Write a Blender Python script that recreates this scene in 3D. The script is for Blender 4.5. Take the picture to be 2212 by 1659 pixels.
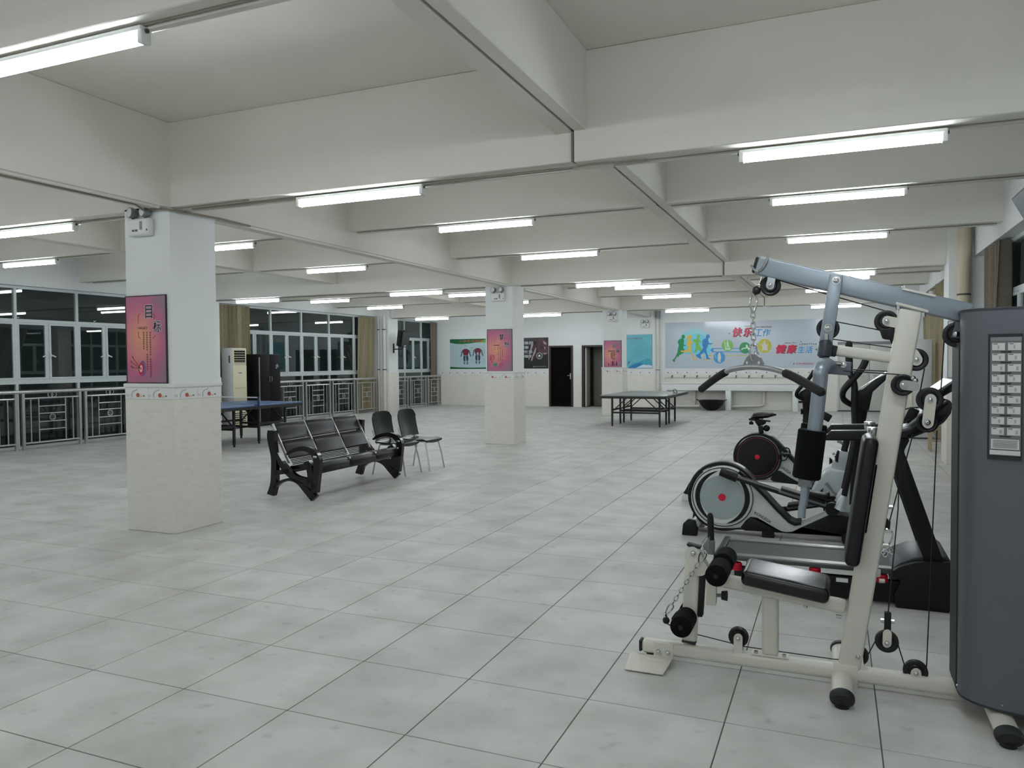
import bpy, bmesh, math, random
from mathutils import Vector, Matrix
random.seed(7)
PI = math.pi
scene = bpy.context.scene
for o in list(bpy.data.objects):
    bpy.data.objects.remove(o, do_unlink=True)
COL = scene.collection

# ------------------------------------------------------------------ camera
FPX, YAW, PITCH, ROLL, CAMH = 1662.766, 0.398076, -0.028999, -0.00730907, 1.53116
_f = Vector((-math.sin(YAW) * math.cos(PITCH), math.cos(YAW) * math.cos(PITCH), math.sin(PITCH)))
_r = Vector((math.cos(YAW), math.sin(YAW), 0)); _u = _r.cross(_f)
CR = _r * math.cos(ROLL) + _u * math.sin(ROLL)
CU = -_r * math.sin(ROLL) + _u * math.cos(ROLL)
CF = _f
CAM = Vector((0, 0, CAMH))
cd = bpy.data.cameras.new('camera'); cam = bpy.data.objects.new('camera', cd); COL.objects.link(cam)
cd.sensor_fit = 'HORIZONTAL'; cd.sensor_width = 36.0; cd.lens = FPX / 2212 * 36.0
cd.clip_start = 0.05; cd.clip_end = 200
m = Matrix((CR, CU, -CF)).transposed().to_4x4(); m.translation = CAM
cam.matrix_world = m
scene.camera = cam

def ray(px, py):
    return CF + CR * ((px - 1106) / FPX) - CU * ((py - 829.5) / FPX)
def at(px, py, y):
    """pixel -> (X, Z) on the upright plane y"""
    d = ray(px, py); t = (y - CAM.y) / d.y
    p = CAM + d * t
    return p.x, p.z
def at3(px, py, y):
    x, z = at(px, py, y); return (x, y, z)
def crop(ox, oy, s, y):
    """reader for positions measured in an enlarged detail, on plane y"""
    return lambda a, b, yy=None: at3(ox + a * s, oy + b * s, y if yy is None else yy)

# ------------------------------------------------------------------ world, exposure
w = bpy.data.worlds.new('night'); scene.world = w; w.use_nodes = True
w.node_tree.nodes['Background'].inputs[0].default_value = (0.010, 0.014, 0.014, 1)
w.node_tree.nodes['Background'].inputs[1].default_value = 0.6
scene.view_settings.view_transform = 'Standard'
scene.view_settings.look = 'None'
scene.view_settings.exposure = 0.50
scene.view_settings.gamma = 1.0
scene.view_settings.use_curve_mapping = False
TUBE_STRENGTH = 35.0
TUBE_COLOR = (0.925, 0.985, 1.04)

# ------------------------------------------------------------------ materials
def lin(c):
    def f(v):
        v = v / 255.0
        return v / 12.92 if v <= 0.04045 else ((v + 0.055) / 1.055) ** 2.4
    return (f(c[0]), f(c[1]), f(c[2]), 1)
MATS = {}
def mat(name, rgb=(200, 200, 200), rough=0.5, metal=0.0, spec=0.5, noise=0.0, nscale=8.0, bump=0.0, bscale=200.0, coat=0.0):
    if name in MATS: return MATS[name]
    M = bpy.data.materials.new(name); M.use_nodes = True
    nt = M.node_tree; b = nt.nodes['Principled BSDF']
    c = lin(rgb)
    b.inputs['Base Color'].default_value = c
    b.inputs['Roughness'].default_value = rough
    b.inputs['Metallic'].default_value = metal
    b.inputs['Specular IOR Level'].default_value = spec
    b.inputs['Coat Weight'].default_value = coat
    if noise > 0 or bump > 0:
        tc = nt.nodes.new('ShaderNodeTexCoord')
    if noise > 0:
        n = nt.nodes.new('ShaderNodeTexNoise'); n.inputs['Scale'].default_value = nscale; n.inputs['Detail'].default_value = 4
        nt.links.new(tc.outputs['Object'], n.inputs['Vector'])
        r = nt.nodes.new('ShaderNodeValToRGB')
        r.color_ramp.elements[0].position = 0.3; r.color_ramp.elements[1].position = 0.7
        r.color_ramp.elements[0].color = (c[0] * (1 - noise), c[1] * (1 - noise), c[2] * (1 - noise), 1)
        r.color_ramp.elements[1].color = (min(1, c[0] * (1 + noise)), min(1, c[1] * (1 + noise)), min(1, c[2] * (1 + noise)), 1)
        nt.links.new(n.outputs['Fac'], r.inputs['Fac']); nt.links.new(r.outputs['Color'], b.inputs['Base Color'])
    if bump > 0:
        n2 = nt.nodes.new('ShaderNodeTexNoise'); n2.inputs['Scale'].default_value = bscale
        nt.links.new(tc.outputs['Object'], n2.inputs['Vector'])
        bp = nt.nodes.new('ShaderNodeBump'); bp.inputs['Strength'].default_value = bump; bp.inputs['Distance'].default_value = 0.002
        nt.links.new(n2.outputs['Fac'], bp.inputs['Height']); nt.links.new(bp.outputs['Normal'], b.inputs['Normal'])
    MATS[name] = M
    return M

def mat_tile():
    M = bpy.data.materials.new('floor_tile'); M.use_nodes = True; MATS['floor_tile'] = M
    nt = M.node_tree; b = nt.nodes['Principled BSDF']; L = nt.links.new
    g = nt.nodes.new('ShaderNodeNewGeometry')
    sc = nt.nodes.new('ShaderNodeVectorMath'); sc.operation = 'SUBTRACT'; sc.inputs[1].default_value = (-1.0265, 2.7049, 0)
    L(g.outputs['Position'], sc.inputs[0])
    dv = nt.nodes.new('ShaderNodeVectorMath'); dv.operation = 'DIVIDE'; dv.inputs[1].default_value = (0.6, 0.6, 10.0); L(sc.outputs[0], dv.inputs[0])
    fl = nt.nodes.new('ShaderNodeVectorMath'); fl.operation = 'FLOOR'; L(dv.outputs[0], fl.inputs[0])
    wn = nt.nodes.new('ShaderNodeTexWhiteNoise'); wn.noise_dimensions = '2D'; L(fl.outputs[0], wn.inputs['Vector'])
    n1 = nt.nodes.new('ShaderNodeTexNoise'); n1.inputs['Scale'].default_value = 2.6; n1.inputs['Detail'].default_value = 5; L(g.outputs['Position'], n1.inputs['Vector'])
    n2 = nt.nodes.new('ShaderNodeTexNoise'); n2.inputs['Scale'].default_value = 9.0; n2.inputs['Detail'].default_value = 6; L(g.outputs['Position'], n2.inputs['Vector'])
    rp = nt.nodes.new('ShaderNodeValToRGB'); rp.color_ramp.elements[0].position = 0.32; rp.color_ramp.elements[1].position = 0.62
    rp.color_ramp.elements[0].color = lin((180, 179, 173)); rp.color_ramp.elements[1].color = lin((202, 202, 197)); L(n1.outputs['Fac'], rp.inputs['Fac'])
    # dirt blotches
    r2 = nt.nodes.new('ShaderNodeValToRGB'); r2.color_ramp.elements[0].position = 0.62; r2.color_ramp.elements[1].position = 0.80
    r2.color_ramp.elements[0].color = (0, 0, 0, 1); r2.color_ramp.elements[1].color = (0.5, 0.5, 0.5, 1); L(n2.outputs['Fac'], r2.inputs['Fac'])
    mx = nt.nodes.new('ShaderNodeMix'); mx.data_type = 'RGBA'; L(r2.outputs['Color'], mx.inputs['Factor']); L(rp.outputs['Color'], mx.inputs['A']); mx.inputs['B'].default_value = lin((128, 127, 120))
    mr = nt.nodes.new('ShaderNodeMapRange'); L(wn.outputs['Value'], mr.inputs['Value']); mr.inputs['To Min'].default_value = 0.94; mr.inputs['To Max'].default_value = 1.04
    vm = nt.nodes.new('ShaderNodeVectorMath'); vm.operation = 'SCALE'; L(mx.outputs['Result'], vm.inputs[0]); L(mr.outputs['Result'], vm.inputs['Scale'])
    L(vm.outputs[0], b.inputs['Base Color'])
    rr = nt.nodes.new('ShaderNodeMapRange'); L(n1.outputs['Fac'], rr.inputs['Value']); rr.inputs['To Min'].default_value = 0.42; rr.inputs['To Max'].default_value = 0.58
    L(rr.outputs['Result'], b.inputs['Roughness'])
    b.inputs['Specular IOR Level'].default_value = 0.3
    return M

def mat_dado():
    """glazed cream wall tile printed with faint small bricks"""
    M = bpy.data.materials.new('dado_tile'); M.use_nodes = True; MATS['dado_tile'] = M
    nt = M.node_tree; b = nt.nodes['Principled BSDF']; L = nt.links.new
    g = nt.nodes.new('ShaderNodeNewGeometry'); sx = nt.nodes.new('ShaderNodeSeparateXYZ'); L(g.outputs['Position'], sx.inputs[0])
    ad = nt.nodes.new('ShaderNodeMath'); L(sx.outputs['X'], ad.inputs[0]); L(sx.outputs['Y'], ad.inputs[1])
    cb = nt.nodes.new('ShaderNodeCombineXYZ'); L(ad.outputs[0], cb.inputs['X']); L(sx.outputs['Z'], cb.inputs['Y'])
    br = nt.nodes.new('ShaderNodeTexBrick'); L(cb.outputs[0], br.inputs['Vector'])
    br.inputs['Scale'].default_value = 1.0; br.inputs['Brick Width'].default_value = 0.075; br.inputs['Row Height'].default_value = 0.028
    br.inputs['Mortar Size'].default_value = 0.0015; br.inputs['Bias'].default_value = -0.55
    br.inputs['Color1'].default_value = lin((226, 224, 215)); br.inputs['Color2'].default_value = lin((212, 209, 199)); br.inputs['Mortar'].default_value = lin((223, 221, 211))
    L(br.outputs['Color'], b.inputs['Base Color'])
    b.inputs['Roughness'].default_value = 0.32
    return M

def mat_sunset():
    M = bpy.data.materials.new('sunset_print'); M.use_nodes = True; MATS['sunset_print'] = M
    nt = M.node_tree; b = nt.nodes['Principled BSDF']; L = nt.links.new
    tc = nt.nodes.new('ShaderNodeTexCoord')
    sb = nt.nodes.new('ShaderNodeVectorMath'); sb.operation = 'SUBTRACT'; sb.inputs[1].default_value = (0.36, 0.5, 0.52); L(tc.outputs['Generated'], sb.inputs[0])
    sc = nt.nodes.new('ShaderNodeVectorMath'); sc.operation = 'MULTIPLY'; sc.inputs[1].default_value = (1.0, 0.0, 1.15); L(sb.outputs[0], sc.inputs[0])
    ln = nt.nodes.new('ShaderNodeVectorMath'); ln.operation = 'LENGTH'; L(sc.outputs[0], ln.inputs[0])
    nz = nt.nodes.new('ShaderNodeTexNoise'); nz.inputs['Scale'].default_value = 3.0; L(tc.outputs['Generated'], nz.inputs['Vector'])
    ad = nt.nodes.new('ShaderNodeMath'); ad.operation = 'MULTIPLY_ADD'; L(nz.outputs['Fac'], ad.inputs[0]); ad.inputs[1].default_value = 0.30; L(ln.outputs['Value'], ad.inputs[2])
    rp = nt.nodes.new('ShaderNodeValToRGB'); e = rp.color_ramp.elements
    e[0].position = 0.16; e[0].color = lin((222, 158, 124)); e[1].position = 0.92; e[1].color = lin((142, 116, 134))
    k = e.new(0.42); k.color = lin((212, 134, 132)); k = e.new(0.66); k.color = lin((186, 100, 134))
    L(ad.outputs[0], rp.inputs['Fac']); L(rp.outputs['Color'], b.inputs['Base Color']); b.inputs['Roughness'].default_value = 0.45
    return M

def mat_emit(name, col, s):
    M = bpy.data.materials.new(name); M.use_nodes = True; MATS[name] = M
    nt = M.node_tree; nt.nodes.clear(); e = nt.nodes.new('ShaderNodeEmission'); o = nt.nodes.new('ShaderNodeOutputMaterial')
    e.inputs[0].default_value = (*col, 1); e.inputs[1].default_value = s; nt.links.new(e.outputs[0], o.inputs[0])
    return M

def mat_glass(name, tint=(0.72, 0.84, 0.82), alpha=0.0):
    M = bpy.data.materials.new(name); M.use_nodes = True; MATS[name] = M
    b = M.node_tree.nodes['Principled BSDF']
    b.inputs['Base Color'].default_value = (*tint, 1); b.inputs['Roughness'].default_value = 0.0
    b.inputs['Transmission Weight'].default_value = 1.0; b.inputs['IOR'].default_value = 1.48
    return M

mat_tile(); mat_dado(); mat_sunset()
mat_emit('tube_light', TUBE_COLOR, TUBE_STRENGTH)
mat_glass('window_glass')
mat('grout', (92, 92, 88), 0.9)
mat('ceiling_paint', (222, 220, 211), 0.9, noise=0.03, nscale=1.5)
mat('wall_paint', (226, 230, 229), 0.75, noise=0.015, nscale=2.0)
mat('trim_white', (222, 224, 220), 0.45)
mat('print_white', (226, 229, 227), 0.35)
mat('seam', (120, 118, 108), 0.8)
mat('pvc_white', (214, 212, 204), 0.45)
mat('cable_dark', (140, 134, 122), 0.7)
mat('joint_dark', (112, 108, 99), 0.9)
mat('batten_white', (226, 228, 226), 0.4)
mat('alu_white', (205, 214, 214), 0.4)
mat('steel', (196, 196, 192), 0.32, metal=0.75)
mat('chrome', (205, 205, 205), 0.12, metal=1.0)
mat('curtain', (152, 142, 116), 0.9, noise=0.10, nscale=25)
mat('curtain_brown', (124, 115, 102), 0.9, noise=0.10, nscale=25)
mat('brown_wood', (40, 26, 24), 0.45, noise=0.12, nscale=6)
mat('black', (9, 9, 10), 0.5, spec=0.35)
mat('black_gloss', (12, 12, 14), 0.18)
mat('leather', (14, 12, 18), 0.34, spec=0.4, bump=0.15, bscale=300)
mat('rubber', (13, 13, 13), 0.75)
mat('foam', (10, 10, 10), 0.95, spec=0.2)
mat('frame_white', (214, 212, 200), 0.35, bump=0.12, bscale=420)
mat('silver_blue', (148, 158, 167), 0.34, metal=0.45)
mat('shroud_grey', (96, 99, 106), 0.45, metal=0.2)
mat('dark_grey', (62, 64, 68), 0.5)
mat('mid_grey', (128, 131, 134), 0.4)
mat('shell_silver', (188, 196, 198), 0.32, metal=0.15)
mat('shell_white', (214, 217, 216), 0.3)
mat('red', (205, 10, 52), 0.4)
mat('dark_red', (110, 22, 44), 0.35)
mat('night_dark', (6, 7, 7), 0.9)
mat('door_dark', (8, 7, 7), 0.8, spec=0.1)
mat('door_grey', (120, 118, 110), 0.5)
mat('metal_door', (196, 196, 188), 0.45)
mat('ac_white', (204, 208, 208), 0.4)
mat('ac_cream', (216, 211, 182), 0.4)
mat('blue_top', (66, 100, 152), 0.3)
mat('grey_top', (136, 141, 139), 0.35)
mat('belt', (50, 50, 52), 0.6)
# ------------------------------------------------------------------ mesh helpers
def V(*a): return Vector(a)
class MB:
    def __init__(s): s.v = []; s.f = []
    def add(s, vs, fs):
        n = len(s.v); s.v += [Vector(q) for q in vs]; s.f += [tuple(i + n for i in f) for f in fs]; return s
    def box(s, x0, x1, y0, y1, z0, z1):
        return s.add([(x, y, z) for x in (x0, x1) for y in (y0, y1) for z in (z0, z1)],
                     [(0, 1, 3, 2), (4, 6, 7, 5), (0, 4, 5, 1), (2, 3, 7, 6), (0, 2, 6, 4), (1, 5, 7, 3)])
    def beam(s, p0, p1, w, h, up=(0, 0, 1), ext=0.0):
        """box along p0-p1; w sideways, h along up"""
        p0 = Vector(p0); p1 = Vector(p1); d = (p1 - p0).normalized(); p0 = p0 - d * ext; p1 = p1 + d * ext
        sd = d.cross(Vector(up))
        if sd.length < 1e-6: sd = Vector((1, 0, 0))
        sd.normalize(); u = sd.cross(d).normalized()
        vs = []
        for p in (p0, p1):
            for a in (-1, 1):
                for b in (-1, 1): vs.append(p + sd * (a * w / 2) + u * (b * h / 2))
        return s.add(vs, [(0, 1, 3, 2), (4, 6, 7, 5), (0, 4, 5, 1), (2, 3, 7, 6), (0, 2, 6, 4), (1, 5, 7, 3)])
    def tube(s, pts, r, n=10, closed=False, ry=None, up=None):
        """swept (elliptic) tube; r may be a list"""
        P = [Vector(p) for p in pts]; N = len(P); rs = r if isinstance(r, (list, tuple)) else [r] * N
        ref = Vector(up) if up else None; rings = []; prev = None
        for i, p in enumerate(P):
            if closed: t = P[(i + 1) % N] - P[i - 1]
            else: t = (P[min(i + 1, N - 1)] - P[max(i - 1, 0)])
            t.normalize()
            if prev is None:
                a = ref if ref is not None else (Vector((0, 0, 1)) if abs(t.z) < 0.9 else Vector((0, 1, 0)))
            else: a = prev
            x = a - t * a.dot(t)
            if x.length < 1e-6: x = t.orthogonal()
            x.normalize(); y = t.cross(x); prev = x
            rr = rs[i]; r2 = rr if ry is None else ry * rr / rs[0]
            rings.append([p + x * (math.cos(2 * PI * k / n) * rr) + y * (math.sin(2 * PI * k / n) * r2) for k in range(n)])
        vs = [q for R in rings for q in R]; fs = []
        for i in range(N if closed else N - 1):
            j = (i + 1) % N
            for k in range(n):
                fs.append((i * n + k, i * n + (k + 1) % n, j * n + (k + 1) % n, j * n + k))
        if not closed:
            fs.append(tuple(range(n))[::-1]); fs.append(tuple((N - 1) * n + k for k in range(n)))
        return s.add(vs, fs)
    def cyl(s, p0, p1, r, n=16, r2=None):
        return s.tube([p0, p1], [r, r if r2 is None else r2], n)
    def ring(s, c, axis, r_in, r_out, h, n=32, a0=0.0, a1=2 * PI):
        """flat washer, or part of one, thickness h along axis"""
        ax = Vector(axis).normalized(); x = ax.orthogonal().normalized()
        if abs(ax.y) > 0.99: x = Vector((1, 0, 0))
        y = ax.cross(x); c = Vector(c); full = abs(a1 - a0 - 2 * PI) < 1e-6
        m_ = n if full else n + 1; vs = []; fs = []
        for i in range(m_):
            a = a0 + (a1 - a0) * i / n; d = x * math.cos(a) + y * math.sin(a)
            vs += [c + d * r_in - ax * h / 2, c + d * r_out - ax * h / 2, c + d * r_out + ax * h / 2, c + d * r_in + ax * h / 2]
        for i in range(n):
            j = (i + 1) % m_
            for k in range(4): fs.append((i * 4 + k, i * 4 + (k + 1) % 4, j * 4 + (k + 1) % 4, j * 4 + k))
        return s.add(vs, fs)
    def prism(s, poly, e0, e1, plane='xz'):
        """poly of 2-D points, pulled from e0 to e1 along the missing axis"""
        def P(a, b, e): return {'xz': (a, e, b), 'yz': (e, a, b), 'xy': (a, b, e)}[plane]
        n = len(poly)
        vs = [P(a, b, e0) for a, b in poly] + [P(a, b, e1) for a, b in poly]
        return s.add(vs, [tuple(range(n))[::-1], tuple(range(n, 2 * n))] + [(i, (i + 1) % n, n + (i + 1) % n, n + i) for i in range(n)])
    def flat(s, pts):
        return s.add(pts, [tuple(range(len(pts)))])
    def lathe(s, prof, c, n=24, axis='z'):
        c = Vector(c); vs = []; fs = []; m_ = len(prof)
        for i in range(n):
            a = 2 * PI * i / n
            for r, h in prof:
                vs.append(c + (Vector((r * math.cos(a), r * math.sin(a), h)) if axis == 'z' else Vector((r * math.cos(a), h, r * math.sin(a)))))
        for i in range(n):
            j = (i + 1) % n
            for k in range(m_ - 1): fs.append((i * m_ + k, j * m_ + k, j * m_ + k + 1, i * m_ + k + 1))
        return s.add(vs, fs)
    def ball(s, c, r, n=12):
        prof = [(max(1e-4, r * math.sin(PI * i / 8)), -r * math.cos(PI * i / 8)) for i in range(9)]
        return s.lathe(prof, c, n)
    def xf(s, M):
        s.v = [M @ q for q in s.v]; return s
    def build(s, name, material, parent=None, bevel=0.0, seg=2, smooth=False, local=False):
        me = bpy.data.meshes.new(name)
        off = Vector((0, 0, 0))
        if parent is not None and not local:
            q = parent
            while q is not None: off = off + q.location; q = q.parent
        me.from_pydata([tuple(q - off) for q in s.v], [], s.f); me.validate(); me.update()
        bm = bmesh.new(); bm.from_mesh(me)
        bmesh.ops.recalc_face_normals(bm, faces=bm.faces)
        if bevel > 0:
            ed = [e for e in bm.edges if len(e.link_faces) == 2 and e.calc_face_angle(0) > 0.5]
            bmesh.ops.bevel(bm, geom=ed, offset=bevel, segments=seg, profile=0.5, affect='EDGES', clamp_overlap=True)
        bm.to_mesh(me); bm.free()
        if smooth or bevel > 0:
            for p in me.polygons: p.use_smooth = True
            me.set_sharp_from_angle(angle=math.radians(42))
        me.materials.append(MATS[material] if isinstance(material, str) else material)
        o = bpy.data.objects.new(name, me); COL.objects.link(o)
        if parent is not None: o.parent = parent
        return o
def mb(): return MB()
def tag(o, label=None, cat=None, group=None, kind=None):
    if label: o['label'] = label
    if cat: o['category'] = cat
    if group: o['group'] = group
    if kind: o['kind'] = kind
    return o
def thing(name, label, cat, loc=(0, 0, 0), rz=0.0, group=None):
    o = bpy.data.objects.new(name, None); COL.objects.link(o); o.empty_display_size = 0.1
    o.location = loc; o.rotation_euler = (0, 0, rz)
    return tag(o, label, cat, group)
def struct(name, loc=(0, 0, 0), rz=0.0):
    o = bpy.data.objects.new(name, None); COL.objects.link(o); o.location = loc; o.rotation_euler = (0, 0, rz)
    o['kind'] = 'structure'; return o
def dup(root, loc=None, rz=None, label=None, parent=None):
    r = root.copy(); COL.objects.link(r)
    if loc is not None: r.location = loc
    if rz is not None: r.rotation_euler = (0, 0, rz)
    if label: r['label'] = label
    if parent is not None: r.parent = parent
    for ch in list(root.children): dup(ch, parent=r)
    return r
def inst(src, loc, rot=(0, 0, 0), parent=None):
    """a single part copied with shared mesh"""
    o = src.copy(); COL.objects.link(o); o.location = loc; o.rotation_euler = rot
    if parent is not None: o.parent = parent
    return o
def text_mesh(body, bold=0.0, shear=0.0, spacing=1.0):
    cu = bpy.data.curves.new('lettering', 'FONT'); cu.body = body; cu.offset = bold; cu.shear = shear; cu.space_character = spacing
    cu.resolution_u = 3
    o = bpy.data.objects.new('lettering', cu); COL.objects.link(o)
    dg = bpy.context.evaluated_depsgraph_get(); dg.update()
    me = bpy.data.meshes.new_from_object(o.evaluated_get(dg))
    bpy.data.objects.remove(o, do_unlink=True); bpy.data.curves.remove(cu)
    vs = [Vector(v.co) for v in me.vertices]; fs = [tuple(p.vertices) for p in me.polygons]
    bpy.data.meshes.remove(me)
    return vs, fs
def lettering(body, x0, x1, z0, z1, y, material, parent, name='lettering', bold=0.0, shear=0.0, M=None, spacing=1.0):
    """flat print fitted into x0..x1, z0..z1 on the plane y, read from -Y"""
    vs, fs = text_mesh(body, 0.0, shear, spacing)
    if not vs: return None
    a0 = min(v.x for v in vs); a1 = max(v.x for v in vs); b0 = min(v.y for v in vs); b1 = max(v.y for v in vs)
    if a1 - a0 < 1e-6 or b1 - b0 < 1e-6: return None
    q = mb()
    q.add([(x0 + (v.x - a0) / (a1 - a0) * (x1 - x0), y, z0 + (v.y - b0) / (b1 - b0) * (z1 - z0)) for v in vs], fs)
    if bold > 0:                                          # heavier strokes: the outline printed again, shifted
        base, bf = list(q.v), list(q.f); dx = bold * (x1 - x0) / max(1, len(body)) * 1.1; dz = bold * (z1 - z0) * 0.8
        for n_, (sx, sz) in enumerate(((1, 0), (-1, 0), (0, 1), (0, -1))): q.add([v + Vector((sx * dx, 0.00018 * (n_ + 1), sz * dz)) for v in base], bf)
    if M is not None: q.xf(M)
    return q.build(name, material, parent)
def arc(cx, cy, r, a0, a1, n=12):
    return [(cx + r * math.cos(a0 + (a1 - a0) * i / n), cy + r * math.sin(a0 + (a1 - a0) * i / n)) for i in range(n + 1)]
def disc(cx, cy, r, n=28, ry=None):
    return [(cx + r * math.cos(2 * PI * i / n), cy + (ry or r) * math.sin(2 * PI * i / n)) for i in range(n)]
# ================================================================== THE ROOM
mat('motif_dot', (96, 84, 76), 0.5); mat('fruit', (176, 92, 66), 0.4); mat('motif_grey', (120, 116, 106), 0.5); mat('motif_pink', (214, 186, 174), 0.5); mat('motif_pale', (204, 204, 198), 0.5)
XL, XR, YN, YF = -13.9, 2.3, -5.0, 24.6
ZC = 3.68
# ---- floor: slab with every tile its own piece
fl = mb().box(XL, XR, YN, YF + 0.3, -0.06, -0.0035).build('floor', 'grout'); fl['kind'] = 'structure'
TX0, TY0, TS = -1.0265, 2.7049, 0.6
def proj(p):
    d = Vector(p) - CAM; z = d.dot(CF)
    if z < 0.05: return None
    return (1106 + FPX * d.dot(CR) / z, 829.5 - FPX * d.dot(CU) / z, z)
cells = []
for i in range(-22, 6):
    for j in range(-13, 38):
        x0 = TX0 + i * TS; y0 = TY0 + j * TS
        if x0 + TS < XL or x0 > XR or y0 + TS < YN or y0 > YF: continue
        q = proj((x0 + TS / 2, y0 + TS / 2, 0)); a = 0
        if q and -150 < q[0] < 2362 and q[1] < 1850: a = 1.0 / q[2] ** 3
        cells.append((a, x0, y0))
cells.sort(reverse=True)
g = 0.0027
tb = mb()
c0, c1 = g, TS - g; e = 0.0016
tb.add([(c0 + e, c0 + e, 0), (c1 - e, c0 + e, 0), (c1 - e, c1 - e, 0), (c0 + e, c1 - e, 0), (c0, c0, -0.0012), (c1, c0, -0.0012), (c1, c1, -0.0012), (c0, c1, -0.0012),
        (c0, c0, -0.006), (c1, c0, -0.006), (c1, c1, -0.006), (c0, c1, -0.006)],
       [(0, 1, 2, 3)] + [(4 + k, 4 + (k + 1) % 4, (k + 1) % 4, k) for k in range(4)] + [(8 + k, 8 + (k + 1) % 4, 4 + (k + 1) % 4, 4 + k) for k in range(4)] + [(11, 10, 9, 8)])
first = None
for a, x0, y0 in cells[:298]:
    if first is None:
        first = tb.build('tile', 'floor_tile', fl, local=True); first.location = (x0, y0, 0)
    else: inst(first, (x0, y0, 0), parent=fl)
rest = mb()
for a, x0, y0 in cells[298:]:
    rest.add([v + Vector((x0, y0, 0)) for v in tb.v], tb.f[:-1])
rest.build('tile_field', 'floor_tile', fl)['kind'] = 'stuff'

# ---- ceiling slab and the grid of beams under it
ce = mb().box(XL, XR, YN, YF + 0.3, ZC, ZC + 0.12).build('ceiling', 'ceiling_paint'); ce['kind'] = 'structure'
ZM, ZS = 2.93, 3.13
JX = -1.70
MAIN_Y = [-2.5, 5.31, 13.17, 21.02]
SEC_Y = [0.08, 2.72, 8.0, 10.68, 16.0, 18.62, 22.3]
def beam(x0, x1, y0, y1, z0):
    mb().box(x0, x1, y0, y1, z0, ZC).build('beam', 'ceiling_paint', ce, bevel=0.006, seg=1)
for y in MAIN_Y:
    beam(-13.6, JX - 0.009, y - 0.12, y + 0.12, ZM); beam(JX + 0.009, 1.9, y - 0.15, y + 0.10, ZM - 0.01)
for y in SEC_Y:
    beam(-13.6, JX - 0.009, y - 0.085, y + 0.085, ZS); beam(JX + 0.009, 1.9, y - 0.11, y + 0.07, ZS)
beam(-5.735, -5.475, YN, YF, ZM)
beam(JX - 0.135, JX - 0.009, YN, YF, ZS + 0.004); beam(JX + 0.009, JX + 0.105, YN, YF, ZS + 0.004)
beam(-9.50, -9.30, YN, YF, ZS + 0.003)
mb().box(JX - 0.009, JX + 0.009, YN, YF, ZS + 0.03, ZC).build('joint_strip', 'joint_dark', ce)
def conduit(p0, p1, h=0.022, w_=0.03):
    mb().beam(p0, p1, w_, h).build('conduit', 'pvc_white', ce)
def cable(pts, r=0.006):
    mb().tube(pts, r, 6).build('cable', 'cable_dark', ce, smooth=True)
for y in MAIN_Y[1:]:
    for xa, xb in ((-13.3, -5.9), (-5.35, JX - 0.05), (JX + 0.25, 1.75)):
        conduit((xa, y + 0.045, ZM - 0.011), (xb, y + 0.045, ZM - 0.011))
        cable([(xa, y + 0.005, ZM - 0.006), ((xa + xb) / 2, y - 0.01, ZM - 0.012), (xb, y + 0.01, ZM - 0.006)], 0.007)
for y in SEC_Y[1:6]:
    for xa, xb in ((-13.3, -9.6), (-9.2, -5.8), (-5.4, JX - 0.16), (JX + 0.13, 1.75)):
        conduit((xa, y + 0.02, ZS - 0.011), (xb, y + 0.02, ZS - 0.011))
        cable([(xa, y - 0.01, ZS - 0.006), (xb, y - 0.01, ZS - 0.006)], 0.005)
conduit((-5.52, -4, ZM - 0.011), (-5.52, 5.1, ZM - 0.011)); conduit((-5.52, 5.8, ZM - 0.011), (-5.52, 13.0, ZM - 0.011)); conduit((-5.52, 13.8, ZM - 0.011), (-5.52, 20.7, ZM - 0.011))
cable([(-5.56, -2, ZM - 0.008), (-5.58, 2.2, ZM - 0.03), (-5.57, 4.9, ZM - 0.02)], 0.009)
cable([(-5.57, 4.9, ZM - 0.02), (-5.72, 5.12, ZM - 0.02), (-5.55, 5.14, ZM - 0.015), (-5.44, 5.2, ZM - 0.03), (-5.43, 5.75, ZM - 0.012), (-5.47, 6.2, ZM - 0.008)], 0.010)
cable([(-5.44, 5.2, ZM - 0.02), (-5.2, 5.18, ZM - 0.02), (-4.6, 5.2, ZM - 0.012)], 0.008)
for y, zt in ((5.16, 3.13), (13.02, 3.13)):      # joint runs down the face of the cross beam
    mb().box(JX - 0.008, JX + 0.008, y - 0.001, y + 0.06, ZM - 0.004, ZS).build('joint_strip', 'joint_dark', ce)
cable([(-3.0, 5.3, ZM - 0.012), (-2.2, 5.22, ZM - 0.03), (-1.9, 5.2, ZM - 0.04), (-1.6, 5.24, ZM - 0.02), (-1.2, 5.28, ZM - 0.02)], 0.006)

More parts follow.
